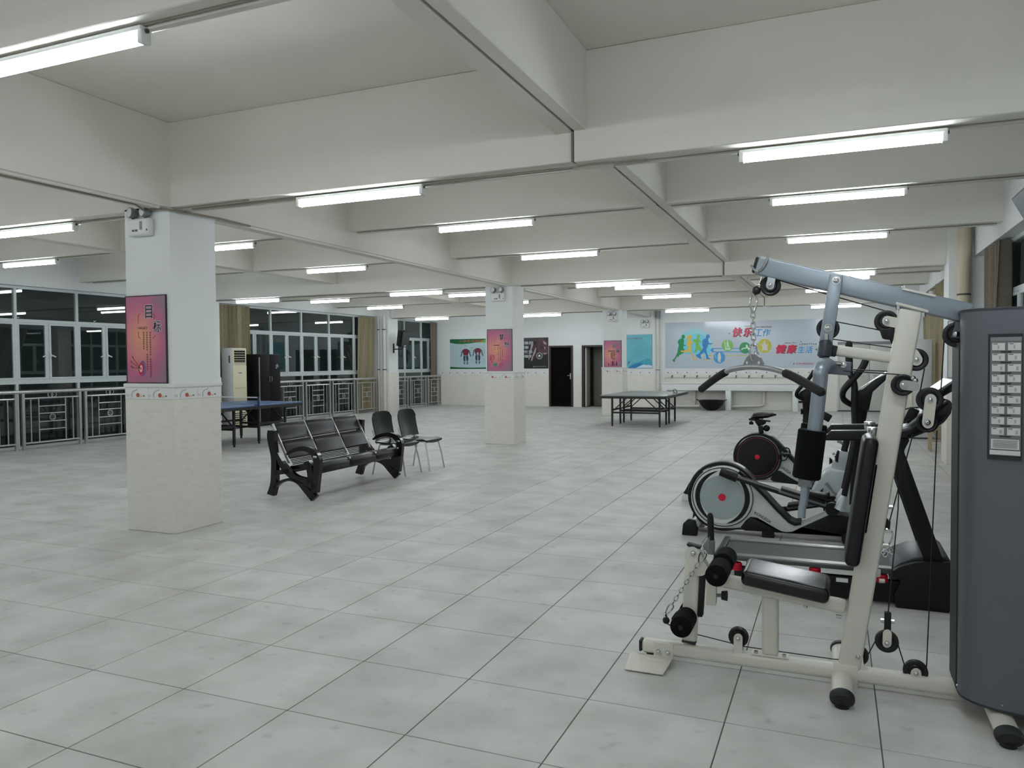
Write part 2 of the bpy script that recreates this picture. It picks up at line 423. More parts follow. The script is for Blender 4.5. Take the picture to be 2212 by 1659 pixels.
# ---- columns
def on_face(c, fx, half):
    """map (a, b, out) on a column face to the world; fx = 'f' front (-Y) or 'r' right (+X)"""
    cx, cy = c
    if fx == 'f': return lambda a, b, o_=0.0: (cx + a, cy - half - o_, b)
    return lambda a, b, o_=0.0: (cx + half + o_, cy + a, b)
def column(cx, cy, half=0.2725, faces='fr'):
    st = struct('column', (cx, cy, 0))
    mb().box(cx - half, cx + half, cy - half, cy + half, 0, ZM + 0.02).build('shaft', 'wall_paint', st)
    h2 = half + 0.020; t = 0.018; gp = 0.0025
    for k in range(4):                                   # dado panel on each side
        q = mb()
        q.box(-h2 + gp, h2 - gp, -h2, -h2 + t, 0.003, 1.212)
        q.xf(Matrix.Translation((cx, cy, 0)) @ Matrix.Rotation(k * PI / 2, 4, 'Z')).build('dado_panel', 'dado_tile', st)
        for sx in (-1, 1):
            q = mb(); x0, x1 = (-h2 + gp, -0.001) if sx < 0 else (0.001, h2 - gp)
            q.box(x0, x1, -h2 - 0.001, -h2 + t, 1.214, 1.317)
            q.xf(Matrix.Translation((cx, cy, 0)) @ Matrix.Rotation(k * PI / 2, 4, 'Z')).build('border_tile', 'print_white', st)
    mb().box(cx - h2 + 0.004, cx + h2 - 0.004, cy - h2 + 0.004, cy + h2 - 0.004, 0.0, 1.30).build('core', 'seam', st)
    mb().box(cx - h2 - 0.012, cx + h2 + 0.012, cy - h2 - 0.012, cy + h2 + 0.012, 1.3175, 1.357).build('ledge', 'trim_white', st, bevel=0.010, seg=3)
    for fx in faces:
        P = on_face((cx, cy), fx, h2 + 0.001)
        for a in (-0.13, 0.14):
            mb().flat([P(a + 0.022 * math.cos(2 * PI * i / 14), 1.250 + 0.020 * math.sin(2 * PI * i / 14), 0.0015) for i in range(14)]).build('fruit_motif', 'fruit', st)
            mb().flat([P(a + 0.075 + 0.013 * math.cos(2 * PI * i / 10), 1.243 + 0.008 * math.sin(2 * PI * i / 10), 0.0015) for i in range(10)]).build('fruit_motif', 'motif_grey', st)
            mb().flat([P(a + 0.035 + 0.024 * math.cos(2 * PI * i / 10), 1.238 + 0.009 * math.sin(2 * PI * i / 10), 0.001) for i in range(10)]).build('fruit_motif', 'motif_pink', st)
            mb().tube([P(a - 0.075, 1.228, 0.001), P(a - 0.078, 1.262, 0.001), P(a - 0.055, 1.287, 0.001), P(a - 0.018, 1.296, 0.001), P(a - 0.012, 1.305, 0.001)], 0.0022, 5).build('stem_motif', 'motif_grey', st)
            mb().flat([P(a - 0.125 + 0.02 * math.cos(2 * PI * i / 10), 1.245 + 0.013 * math.sin(2 * PI * i / 10), 0.001) for i in range(10)]).build('leaf_motif', 'motif_pale', st)
    return st
C1 = column(-5.7625, 5.4625); C2 = column(-5.745, 13.335); C3 = column(-5.715, 21.035)
# engaged columns at the walls
for (x0, x1, y0, y1) in ((-13.75, -12.90, 13.05, 13.6), (-13.75, -12.88, 20.72, 21.3), (1.475, 2.2, 12.62, 13.2), (1.475, 2.2, 20.42, 21.0), (1.475, 2.2, 4.75, 5.35), (-13.9, -12.95, 5.15, 5.7)):
    st = struct('column', ((x0 + x1) / 2, (y0 + y1) / 2, 0))
    mb().box(x0 + 0.015, x1 - 0.015, y0 + 0.015, y1 - 0.015, 0, ZC).build('shaft', 'wall_paint', st)
    mb().box(x0, x1, y0, y1, 0.002, 1.22).build('dado_panel', 'dado_tile', st, bevel=0.004)

# ---- far wall with two doorways
D1, D2 = (-8.955, -8.130), (-7.790, -6.93)
wf = mb()
for a, b in ((XL, D1[0]), (D1[1], D2[0]), (D2[1], XR)): wf.box(a, b, YF, YF + 0.15, 0, ZC)
for a, b in (D1, D2): wf.box(a, b, YF, YF + 0.15, 2.03, ZC)
wf = wf.build('wall_far', 'wall_paint'); wf['kind'] = 'structure'
for a, b in ((-13.2, D1[0] - 0.03), (D1[1] + 0.03, D2[0] - 0.03), (D2[1] + 0.05, 0.02), (1.78, 1.9)):
    mb().box(a, b, YF - 0.014, YF, 0.0, 1.10).build('dado_panel', 'dado_tile', wf)
    mb().box(a, b, YF - 0.015, YF, 1.102, 1.20).build('border_strip', 'print_white', wf)
    mb().box(a, b, YF - 0.024, YF, 1.202, 1.235).build('ledge', 'trim_white', wf)
    n = int((b - a) / 0.3); q = mb(); q2 = mb()
    for k in range(n):
        cx = a + 0.15 + k * 0.3
        q.flat([(cx + 0.020 * math.cos(2 * PI * i / 10), YF - 0.0165, 1.145 + 0.018 * math.sin(2 * PI * i / 10)) for i in range(10)])
        q2.flat([(cx + 0.10 + 0.013 * math.cos(2 * PI * i / 8), YF - 0.0165, 1.136 + 0.007 * math.sin(2 * PI * i / 8)) for i in range(8)])
    if n: q.build('fruit_motif', 'motif_dot', wf); q2.build('fruit_motif', 'motif_grey', wf)

# ---- near wall (behind the camera)
mb().box(XL, XR, YN - 0.15, YN, 0, ZC).build('wall_near', 'wall_paint')['kind'] = 'structure'

# ---- side walls: local frame, x into the room, y along the wall
LO = (-13.5, 9.0, 0); LRZ = -math.atan(0.0245)
RO = (1.74, 0, 0); RRZ = PI
def windows(name, org, rz, u0, u1, mull, sash_u=None):
    st = struct(name, org, rz); d = -0.25; w2 = 0.03
    def b(nm, x0, x1, y0, y1, z0, z1, m_='alu_white'):
        return mb().box(x0, x1, y0, y1, z0, z1).build(nm, m_, st, local=True)
    b('frame_rail', d - w2, d + w2, u0, u1, 2.925, 2.975); b('frame_rail', d - w2, d + w2, u0, u1, 0.0, 0.05)
    b('frame_post', d - w2, d + w2, u0, u0 + 0.05, 0.05, 2.925); b('frame_post', d - w2, d + w2, u1 - 0.05, u1, 0.05, 2.925)
    b('transom', d - w2, d + w2, u0 + 0.05, u1 - 0.05, 2.315, 2.375); b('transom', d - w2, d + w2 + 0.01, u0 + 0.05, u1 - 0.05, 1.185, 1.265)
    ed = [u0 + 0.025] + list(mull) + [u1 - 0.025]
    for u in mull: b('mullion', d - w2 - 0.004, d + w2 + 0.004, u - 0.024, u + 0.024, 0.051, 2.924)
    for a, c in zip(ed[:-1], ed[1:]):
        if c - a < 0.12: continue
        a += 0.026; c -= 0.026
        for z0, z1 in ((0.051, 1.184), (2.376, 2.924)):
            b('pane', d - 0.004, d + 0.004, a, c, z0, z1, 'window_glass')
        n = 2 if c - a > 0.62 else 1; gap = 0.05
        wd = (c - a - (n - 1) * gap) / n
        if n == 2: b('sash_post', d - 0.02, d + 0.02, a + wd, a + wd + gap, 1.266, 2.314)
        for k in range(n):
            s0 = a + k * (wd + gap); s1 = s0 + wd; e_ = 0.035; z0, z1 = 1.268, 2.312
            q = mb(); x0, x1 = d - 0.008, d + 0.034
            q.box(x0, x1, s0, s0 + e_, z0, z1); q.box(x0, x1, s1 - e_, s1, z0, z1); q.box(x0, x1, s0 + e_, s1 - e_, z0, z0 + e_); q.box(x0, x1, s0 + e_, s1 - e_, z1 - e_, z1)
            q.build('sash', 'alu_white', st, local=True)
            b('pane', d + 0.009, d + 0.016, s0 + e_, s1 - e_, z0 + e_, z1 - e_, 'window_glass')
            hs = s1 - 0.017 if k == 0 and n == 2 else s0 + 0.017
            q = mb(); q.box(d + 0.034, d + 0.05, hs - 0.012, hs + 0.012, 1.68, 1.75); sg = 1 if hs > (s0 + s1) / 2 else -1
            q.beam((d + 0.055, hs, 1.72), (d + 0.06, hs - sg * 0.085, 1.685), 0.012, 0.02)
            q.build('handle', 'trim_white', st, local=True)
    return st
windows('window_1', LO, LRZ, -3.3, 4.03, [0.40 + 1.21 * k for k in range(-3, 3)] + [4.03 - 0.15])
windows('window_2', LO, LRZ, 4.62, 11.72, [5.85, 7.06, 8.27, 9.48, 10.68, 11.39])
windows('window_3', LO, LRZ, 12.32, 15.6, [13.53, 14.62])
windows('window_4', RO, RRZ, -12.60, -5.37, [-11.17 + 1.2 * k for k in range(5)])
windows('window_5', RO, RRZ, -20.40, -13.22, [-19.2 + 1.2 * k for k in range(5)])
windows('window_6', RO, RRZ, -24.55, -21.02, [-23.4, -22.2])
q = mb(); q.box(-0.45, -0.10, -14.5, 15.7, 2.976, ZC); q.box(-0.45, -0.10, -14.5, -3.32, 0, 2.976)
wl = q.build('wall_left', 'wall_paint', None); wl.location = LO; wl.rotation_euler = (0, 0, LRZ); wl['kind'] = 'structure'
q = mb(); q.box(1.80, 2.15, YN, YF, 2.976, ZC); q.box(1.80, 2.15, YN, 5.36, 0, 2.976)
q.build('wall_right', 'wall_paint')['kind'] = 'structure'
# dark ledge of a balcony and the ground outside, beyond the glass
mb().box(-16.5, -14.3, 3, 26, -0.3, 0.02).build('balcony_slab', 'night_dark')['kind'] = 'structure'

# ---- stainless railings inside the windows
def railing(label, pairs, u0, u1, rail_end=True):
    r = thing('railing', label, 'railing', LO, LRZ)
    mb().tube([(0, u0, 1.045), (0, u1, 1.045)], 0.033, 12).build('top_rail', 'steel', r, smooth=True, local=True)
    posts = sorted(pairs)
    for p in posts:
        mb().box(-0.022, 0.022, p - 0.024, p + 0.024, 0, 1.02).build('post', 'steel', r, local=True)
    for a, c in zip(posts[:-1], posts[1:]):
        if c - a < 0.5: continue
        L_ = c - a; A = a + 0.024; B = c - 0.024
        for z, rr in ((0.925, 0.016), (0.115, 0.016)):
            mb().tube([(0, A, z), (0, B, z)], rr, 8).build('cross_rail', 'steel', r, smooth=True, local=True)
        for fr in (0.13, 0.265, 0.735, 0.87):
            mb().tube([(0, a + fr * L_, 0.12), (0, a + fr * L_, 0.92)], 0.011, 8).build('baluster', 'steel', r, smooth=True, local=True)
        for z in (0.775, 0.64, 0.49, 0.345):
            mb().tube([(0, a + 0.265 * L_, z), (0, a + 0.735 * L_, z)], 0.010, 8).build('rung', 'steel', r, smooth=True, local=True)
        mid = (a + c) / 2
        for du in (-0.035, 0.035):
            mb().ring((0, mid + du, 0.985), (1, 0, 0), 0.044, 0.054, 0.012, 20).build('ring_ornament', 'steel', r, smooth=True, local=True)
        mb().ring((0, mid, 0.565), (1, 0, 0), 0.050, 0.062, 0.012, 20).build('disc_ornament', 'steel', r, smooth=True, local=True)
        for dz in (-0.03, 0, 0.03): mb().tube([(0, mid - 0.045, 0.565 + dz), (0, mid + 0.045, 0.565 + dz)], 0.006, 6).build('disc_bar', 'steel', r, local=True)
    return r
railing('stainless steel railing below the windows behind the column with the target poster', [-3.25, -2.25, -2.12, -1.03, -0.90, 0.22, 0.35, 1.46, 1.58, 2.66, 2.79, 3.95], -3.28, 4.0)
railing('stainless steel railing running behind the floor-standing air conditioner and dark wardrobe', [4.68, 5.67, 5.80, 6.84, 6.98, 8.01, 8.15, 9.18, 9.32, 10.35, 10.49, 11.50], 4.65, 11.54)
railing('short stainless steel railing in the far bay beyond the wall loudspeaker', [12.36, 13.32, 13.50, 14.50, 14.66, 15.55], 12.34, 15.6)

# ---- curtains
def curtain(label, org, rz, u0, u1, d, z0=0.06, z1=2.95, folds=9, m_='curtain', u2=None, u3=None, amp=0.035, group=None):
    """pleated sheet; u2,u3 = the bottom's ends when it hangs slanted"""
    u2 = u0 if u2 is None else u2; u3 = u1 if u3 is None else u3
    nu, nz = folds * 8, 10; vs = []; fs = []
    rnd = random.Random(int(abs(u0) * 97)); ph = [rnd.uniform(0, 6) for _ in range(4)]
    for side in (0, 1):
        for j in range(nz + 1):
            t = j / nz; z = z1 + (z0 - z1) * t
            for i in range(nu + 1):
                s = i / nu; a = u0 + (u1 - u0) * s; bq = u2 + (u3 - u2) * s; u = a + (bq - a) * t
                wv = math.sin(2 * PI * folds * s + 1.7 * math.sin(ph[0] + 13 * s) + 0.6 * math.sin(ph[3] + 4 * t + 9 * s)) * amp * (0.7 + 0.45 * math.sin(ph[1] + 17 * s)) + 0.016 * math.sin(ph[2] + 41 * s + 2 * t)
                vs.append((d + wv + side * 0.006, u, z))
    n1 = (nu + 1) * (nz + 1)
    for side in (0, 1):
        for j in range(nz):
            for i in range(nu):
                k = side * n1 + j * (nu + 1) + i; fs.append((k, k + 1, k + nu + 2, k + nu + 1))
    o = mb().add(vs, fs).build('curtain', m_, None, smooth=True)
    o.location = org; o.rotation_euler = (0, 0, rz)
    return tag(o, label, 'curtain', group)
curtain('olive beige pleated curtain hanging behind the floor-standing cream air conditioner', LO, LRZ, 4.70, 6.22, -0.13, folds=17)
curtain('slanting beige curtain gathered beside the white pipes near the wall loudspeaker', LO, LRZ, 10.78, 11.62, -0.12, folds=12, u2=10.62, u3=11.45)
curtain('narrow brown curtain in the far corner beside the anatomy poster', LO, LRZ, 15.02, 15.55, -0.12, folds=6, m_='curtain_brown')
curtain('tall brown curtain hanging at the right window in front of the downpipe column', RO, RRZ, -11.95, -10.8, -0.12, folds=9, amp=0.065, m_='curtain_brown')
curtain('pale curtain drawn aside behind the downpipe column, leaning towards the window', RO, RRZ, -19.5, -17.9, -0.10, folds=8, u2=-18.5, u3=-17.3, amp=0.07)
curtain('gathered curtain falling straight beside the white unit at the right windows', RO, RRZ, -16.9, -15.6, -0.10, folds=7, u2=-16.7, u3=-15.7, amp=0.07)

# ---- doors in the far wall
def frame(st, a, b, m_):
    mb().box(a - 0.015, a + 0.055, YF - 0.03, YF + 0.16, 0, 2.0).build('frame_post', m_, st)
    mb().box(b - 0.055, b + 0.015, YF - 0.03, YF + 0.16, 0, 2.0).build('frame_post', m_, st)
    mb().box(a - 0.015, b + 0.015, YF - 0.03, YF + 0.16, 2.0, 2.06).build('frame_head', m_, st)
d1 = struct('door_1', ((D1[0] + D1[1]) / 2, YF, 0)); frame(d1, *D1, 'brown_wood')
lf = mb().box(D1[0] + 0.057, D1[1] - 0.057, YF + 0.06, YF + 0.10, 0.01, 1.995).build('leaf', 'door_dark', d1)
for z0, z1 in ((0.2, 0.85), (1.0, 1.85)):
    mb().box(D1[0] + 0.16, D1[1] - 0.16, YF + 0.052, YF + 0.062, z0, z1).build('leaf_panel', 'door_dark', d1, bevel=0.004)
q = mb(); q.box(D1[1] - 0.115, D1[1] - 0.085, YF + 0.045, YF + 0.06, 0.93, 1.13); q.tube([(D1[1] - 0.10, YF + 0.05, 1.05), (D1[1] - 0.10, YF + 0.01, 1.05), (D1[1] - 0.20, YF + 0.01, 1.05)], 0.009, 8)
q.build('door_handle', 'steel', lf, smooth=True)
d2 = struct('door_2', ((D2[0] + D2[1]) / 2, YF, 0)); frame(d2, *D2, 'brown_wood')
# open leaf swung into the store room, its pale edge towards us
A = Vector((D2[0] + 0.075, YF + 0.14, 0)); dr = Vector((math.cos(math.radians(97)), math.sin(math.radians(97)), 0))
lf = mb().beam(A + V(0, 0, 1.0) + dr * 0.0, A + V(0, 0, 1.0) + dr * 0.74, 0.042, 1.97).build('leaf', 'pvc_white', d2)
rm = mb()
rm.box(D2[0] - 0.3, D2[1] + 0.6, YF + 1.9, YF + 1.96, 0, 2.6); rm.box(D2[0] - 0.36, D2[0] - 0.3, YF + 0.15, YF + 1.96, 0, 2.6); rm.box(D2[1] + 0.6, D2[1] + 0.66, YF + 0.15, YF + 1.96, 0, 2.6)
rm.box(D2[0] - 0.36, D2[1] + 0.66, YF + 0.15, YF + 1.96, 2.6, 2.66); rm.box(D2[0] - 0.36, D2[1] + 0.66, YF + 0.3, YF + 1.96, -0.06, -0.004)
rm = rm.build('wall_store', 'door_grey'); rm['kind'] = 'structure'
mb().box(-7.72, -6.40, YF + 1.05, YF + 1.10, 0.0, 2.2).build('partition', 'door_grey', rm)
d3 = struct('door_3', (0.9, YF, 0))
mb().box(0.05, 0.10, YF - 0.045, YF - 0.0, 0, 1.97).build('frame_post', 'metal_door', d3); mb().box(1.72, 1.77, YF - 0.045, YF, 0, 1.97).build('frame_post', 'metal_door', d3)
mb().box(0.05, 1.77, YF - 0.06, YF, 1.97, 2.04).build('frame_head', 'mid_grey', d3)
for a, b in ((0.105, 0.905), (0.915, 1.715)):
    lf = mb().box(a, b, YF - 0.035, YF - 0.005, 0.035, 1.965).build('leaf', 'metal_door', d3, bevel=0.004)
    hx = b - 0.09 if a < 0.5 else a + 0.09
    q = mb(); q.box(hx - 0.02, hx + 0.02, YF - 0.045, YF - 0.035, 0.96, 1.12); q.tube([(hx, YF - 0.045, 1.06), (hx, YF - 0.085, 1.06), (hx - 0.12 if a < 0.5 else hx + 0.12, YF - 0.085, 1.05)], 0.010, 8)
    q.build('door_handle', 'steel', lf, smooth=True)
mb().box(0.05, 1.77, YF - 0.05, YF, 0.0, 0.03).build('sill', 'dark_grey', d3)
# ================================================================== TUBE LIGHTS
def make_light():
    r = thing('tube_light', 'white fluorescent batten light fixed under a ceiling beam', 'light', (0, 0, 0), 0, 'fluorescent batten lights under the beams')
    mb().box(-0.60, 0.60, -0.034, 0.034, -0.022, 0.0).build('housing', 'batten_white', r, local=True, bevel=0.004)
    mb().tube([(-0.572, 0, -0.052), (0.572, 0, -0.052)], 0.0255, 14).build('tube', 'tube_light', r, local=True, smooth=True)
    for s in (-1, 1):
        mb().box(s * 0.573 if s > 0 else -0.603, 0.603 if s > 0 else -0.573, -0.029, 0.029, -0.079, 0.001).build('end_cap', 'batten_white', r, local=True, bevel=0.006)
        mb().tube([(s * 0.603, 0.0, -0.02), (s * 0.612, 0.0, -0.02)], 0.011, 8).build('lamp_holder', 'dark_grey', r, local=True)
    return r
spots = []
MX = {-2.5: (0.0, -3.6, -7.5, -11.4), 5.31: (0.01, -3.57, -7.43, -11.3), 13.17: (-0.03, -3.69, -7.55, -11.44), 21.02: (0.0, -3.7, -7.87, -11.5)}
SX = {0.08: (0.0, -3.6, -7.5), 2.72: (0.0, -3.60, -7.5, -11.4), 8.0: (0.0, -3.68, -7.58, -11.3), 10.68: (0.0, -3.73, -7.63, -11.4), 16.0: (0.0, -3.75, -7.72, -11.63), 18.62: (-0.05, -3.76, -7.92, -11.68), 22.3: (0.0, -3.75, -7.8, -11.6)}
for y, xs in MX.items():
    for x in xs: spots.append((x, y, ZM - 0.012 if x < JX else ZM - 0.022))
for y, xs in SX.items():
    for x in xs: spots.append((x, y, ZS - 0.012))
ROWN = {-2.5: 'the main beam at the near end of the hall', 0.08: 'the second slim beam before the target poster column', 2.72: 'the last slim beam before the target poster column',
        5.31: 'the beam meeting the target poster column', 8.0: 'the first slim beam past the target poster column', 10.68: 'the second slim beam past the target poster column',
        13.17: 'the beam meeting the balloon poster column', 16.0: 'the first slim beam past the balloon poster column', 18.62: 'the second slim beam past the balloon poster column',
        21.02: 'the beam meeting the cheering figures poster column', 22.3: 'the slim beam closest to the mural wall'}
def colname(x): return 'right window' if x > -1.7 else 'ceiling joint' if x > -5 else 'column' if x > -9.4 else 'left window'
L0 = make_light()
for k, p in enumerate(spots):
    lb = colname(p[0]) + ' side batten light under ' + ROWN[p[1]]
    if k == 0: L0.location = p; L0['label'] = lb
    else: dup(L0, p, label=lb)

# ---- emergency twin-spot lamps
def make_em():
    r = thing('emergency_light', 'twin', 'emergency light')
    mb().box(-0.135, 0.135, -0.075, 0.0, -0.155, 0.0).build('body', 'trim_white', r, local=True, bevel=0.022, seg=3)
    for a_, b_ in ((-0.06, -0.035), (-0.025, 0.005), (0.11, 0.122)): mb().box(a_, b_, -0.0765, -0.074, -0.118, -0.10).build('indicator', 'dark_grey', r, local=True)
    mb().box(0.03, 0.062, -0.0765, -0.074, -0.105, -0.03).build('sticker', 'mid_grey', r, local=True)
    for sx in (-0.085, 0.07):
        h = mb(); d = Vector((-0.25, -0.95, 0.10)).normalized(); c = Vector((sx, -0.045, 0.055))
        h.tube([c - d * 0.045, c - d * 0.03, c + d * 0.015, c + d * 0.032], [0.018, 0.042, 0.05, 0.05], 16)
        hd = h.build('lamp_head', 'mid_grey', r, local=True, smooth=True)
        mb().tube([c + d * 0.030, c + d * 0.042], [0.045, 0.03], 16).build('lens', 'shell_white', hd, local=True, smooth=True)
        mb().tube([(sx, -0.04, -0.005), (sx, -0.04, 0.02)], 0.014, 8).build('neck', 'dark_grey', hd, local=True)
    return r
em = make_em()
em.location = (-5.80, 5.19, 2.845); tag(em, 'white twin-spot emergency light high on the column with the target poster')
dup(em, (-5.745, 13.0625, 2.80), label='white twin-spot emergency light above the poster with the balloon')
dup(em, (-5.70, 20.7625, 2.78), label='white twin-spot emergency light above the poster on the column by the open brown door')
dup(em, (-5.66, 24.6, 2.74), label='white twin-spot emergency light on the far wall above the blue notice')

# ================================================================== PRINTED PANELS
def panel(name, label, cat, x0, x1, z0, z1, y, face_mat, frame_mat=None, t=0.012, fw=0.008):
    r = thing(name, label, cat, ((x0 + x1) / 2, y, z0))
    mb().box(x0, x1, y - t, y, z0, z1).build('board', face_mat, r)
    if frame_mat:
        q = mb(); f = t + 0.004
        q.box(x0 - fw, x0, y - f, y, z0 - fw, z1 + fw); q.box(x1, x1 + fw, y - f, y, z0 - fw, z1 + fw); q.box(x0, x1, y - f, y, z0 - fw, z0); q.box(x0, x1, y - f, y, z1, z1 + fw)
        q.build('frame', frame_mat, r)
    def P(a, b, k=1): return (x0 + a * (x1 - x0), y - t - 0.0012 * k, z1 - b * (z1 - z0))
    def shape(pts, m_, nm='print', k=1): return mb().flat([P(a, b, k) for a, b in pts]).build(nm, m_, r)
    def rect(a0, b0, a1, b1, m_, nm='print', k=1): return shape([(a0, b0), (a1, b0), (a1, b1), (a0, b1)], m_, nm, k)
    def txt(s, a0, b0, a1, b1, m_, k=2, **kw):
        return lettering(s, x0 + a0 * (x1 - x0), x0 + a1 * (x1 - x0), z1 - b1 * (z1 - z0), z1 - b0 * (z1 - z0), y - t - 0.0012 * k, m_, r, **kw)
    return r, P, shape, rect, txt
mat('ink', (24, 16, 22), 0.5); mat('ink_brown', (92, 44, 34), 0.5); mat('halo', (206, 188, 200), 0.5); mat('bracket_red', (176, 74, 74), 0.5)
mat('target_blue', (112, 108, 160), 0.5); mat('target_red', (186, 42, 84), 0.5); mat('target_cream', (232, 206, 190), 0.5); mat('poster_frame', (44, 30, 40), 0.5)
mat('balloon', (168, 22, 62), 0.5); mat('teal', (62, 146, 122), 0.5); mat('purple_dark', (66, 18, 62), 0.5)
def glyph_col(rect, a, b0, n, w_, h_, gap, m_='ink_brown', skip=()):
    """unreadably small vertical print: little strokes"""
    for k in range(n):
        if k in skip: continue
        b = b0 + k * (h_ + gap)
        q = [(a - w_ / 2, b, a + w_ / 2, b + h_ * 0.22), (a - w_ / 2, b + h_ * 0.45, a + w_ / 2, b + h_ * 0.62), (a - w_ * 0.12, b, a + w_ * 0.12, b + h_)]
        for r_ in q: rect(*r_, m_, 'small_print', 1)
def motto(x0, x1, z0, z1, y, c1, c2, sub, label):
    r, P, shape, rect, txt = panel('poster', label, 'poster', x0, x1, z0, z1, y, 'sunset_print', 'poster_frame')
    for dx, dy in ((-0.012, 0), (0.012, 0), (0, -0.006), (0, 0.006)):
        txt(c1, 0.50 + dx, 0.105 + dy, 0.675 + dx, 0.255 + dy, 'halo', 1, bold=0.02); txt(c2, 0.69 + dx, 0.285 + dy, 0.885 + dx, 0.42 + dy, 'halo', 1, bold=0.02)
    txt(c1, 0.50, 0.105, 0.675, 0.255, 'ink', 2, bold=0.012); txt(c2, 0.69, 0.285, 0.885, 0.42, 'ink', 2)
    for a0, a1, b0, b1 in ((0.31, 0.37, 0.205, 0.31), (0.72, 0.66, 0.205, 0.27), (0.31, 0.37, 0.485, 0.41), (0.72, 0.66, 0.485, 0.455)):
        s = 0.008
        mb().tube([P(a0, b1), P(a0, b0 + (0.02 if b1 > b0 else -0.02)), P((a0 + a1) / 2, b0), P(a1, b0)], 0.0022, 5).build('print', 'bracket_red', r)
    if sub: txt(sub, 0.285, 0.355, 0.54, 0.380, 'ink_brown', 2, bold=0.012)
    return r, P, shape, rect, txt
# column 1
r, P, shape, rect, txt = motto(-6.03, -5.545, 1.365, 2.150, 5.1895, '目', '标', 'TARGET', 'framed pink and orange poster with a dartboard and the characters 目标')
glyph_col(rect, 0.61, 0.415, 19, 0.042, 0.020, 0.008, skip=(10,)); glyph_col(rect, 0.525, 0.415, 16, 0.038, 0.020, 0.008, skip=(8,)); glyph_col(rect, 0.44, 0.415, 8, 0.038, 0.020, 0.006)
def ell(cx, cy, ra, rb, rot=0.0, n=24):
    return [(cx + ra * math.cos(t) * math.cos(rot) - rb * math.sin(t) * math.sin(rot) * 0.62, cy + (ra * math.cos(t) * math.sin(rot) * 0.62 + rb * math.sin(t) * 0.62 * math.cos(rot)) ) for t in [2 * PI * i / n for i in range(n)]]
shape(ell(0.400, 0.835, 0.080, 0.150, 0.22), 'target_blue', 'target', 1); shape(ell(0.372, 0.840, 0.070, 0.130, 0.22), 'target_red', 'target', 2); shape(ell(0.368, 0.838, 0.036, 0.068, 0.22), 'target_cream', 'target', 3); shape(ell(0.366, 0.838, 0.014, 0.026, 0.22), 'target_red', 'target', 4)
for a, b in ((0.13, 0.70), (0.09, 0.75), (0.095, 0.81)):
    mb().tube([P(a + 0.03, b + 0.012, 4), P(0.35, 0.835, 4)], 0.0018, 5).build('dart', 'ink_brown', r)
    shape([(a, b - 0.014), (a + 0.03, b - 0.004), (a + 0.055, b + 0.022), (a + 0.02, b + 0.014)], 'balloon', 'dart_flight', 2)
# column 2
r, P, shape, rect, txt = motto(-5.975, -5.485, 1.352, 2.125, 13.0622, '梦', '想', None, 'framed pink and orange poster with a red balloon and the characters 梦想')
rect(0.255, 0.362, 0.50, 0.380, 'ink_brown')
glyph_col(rect, 0.61, 0.41, 17, 0.042, 0.020, 0.007, skip=(1, 10, 13)); glyph_col(rect, 0.525, 0.41, 18, 0.038, 0.020, 0.007, skip=(13,)); glyph_col(rect, 0.44, 0.41, 13, 0.038, 0.020, 0.007, skip=(3, 8))
for o_, wd in ((-0.075, 0.030), (-0.025, 0.018), (0.022, 0.018), (0.07, 0.030)):
    c = 0.19
    shape([(c + o_ * 0.75 - wd / 2, 0.60), (c + o_ * 1.3 - wd / 2, 0.655), (c + o_ * 1.0 - wd / 2, 0.715), (c + o_ * 0.3, 0.755), (c + o_ * 1.0 + wd / 2, 0.70), (c + o_ * 1.3 + wd / 2, 0.65), (c + o_ * 0.75 + wd / 2, 0.60)], 'balloon', 'balloon_stripe', 1)
rect(0.155, 0.755, 0.205, 0.785, 'balloon', 'balloon_basket')
shape([(0.215, 0.805), (0.415, 0.80), (0.385, 0.85), (0.37, 0.895), (0.345, 0.875), (0.275, 0.88)], 'teal', 'hill_print')
# column 3
r, P, shape, rect, txt = motto(-5.935, -5.448, 1.313, 2.088, 20.7622, '超', '越', None, 'framed pink and orange poster with dark cheering figures and the characters 超越')
rect(0.22, 0.352, 0.62, 0.38, 'ink_brown')
for a, b1 in ((0.42, 0.64), (0.51, 0.68), (0.60, 0.56)): rect(a - 0.022, 0.405, a + 0.022, b1, 'ink_brown', 'small_print')
rect(0.578, 0.61, 0.62, 0.68, 'ink_brown', 'small_print')
for c, s in ((0.26, 0.8), (0.40, 0.6), (0.50, 1.3), (0.60, 0.6), (0.72, 1.05)):
    b = 0.90
    shape([(c - 0.022 * s, b), (c - 0.035 * s, b - 0.075 * s), (c - 0.028 * s, b - 0.11 * s), (c + 0.028 * s, b - 0.11 * s), (c + 0.035 * s, b - 0.075 * s), (c + 0.022 * s, b)], 'purple_dark', 'figure_print')
    shape([(c + 0.026 * s * math.cos(t), b - 0.132 * s + 0.018 * s * math.sin(t)) for t in [2 * PI * i / 10 for i in range(10)]], 'purple_dark', 'figure_print', 2)
for sg in (-1, 1): shape([(0.50 + sg * 0.03, 0.77), (0.50 + sg * 0.15, 0.725), (0.50 + sg * 0.155, 0.735), (0.50 + sg * 0.04, 0.79)], 'purple_dark', 'figure_print')

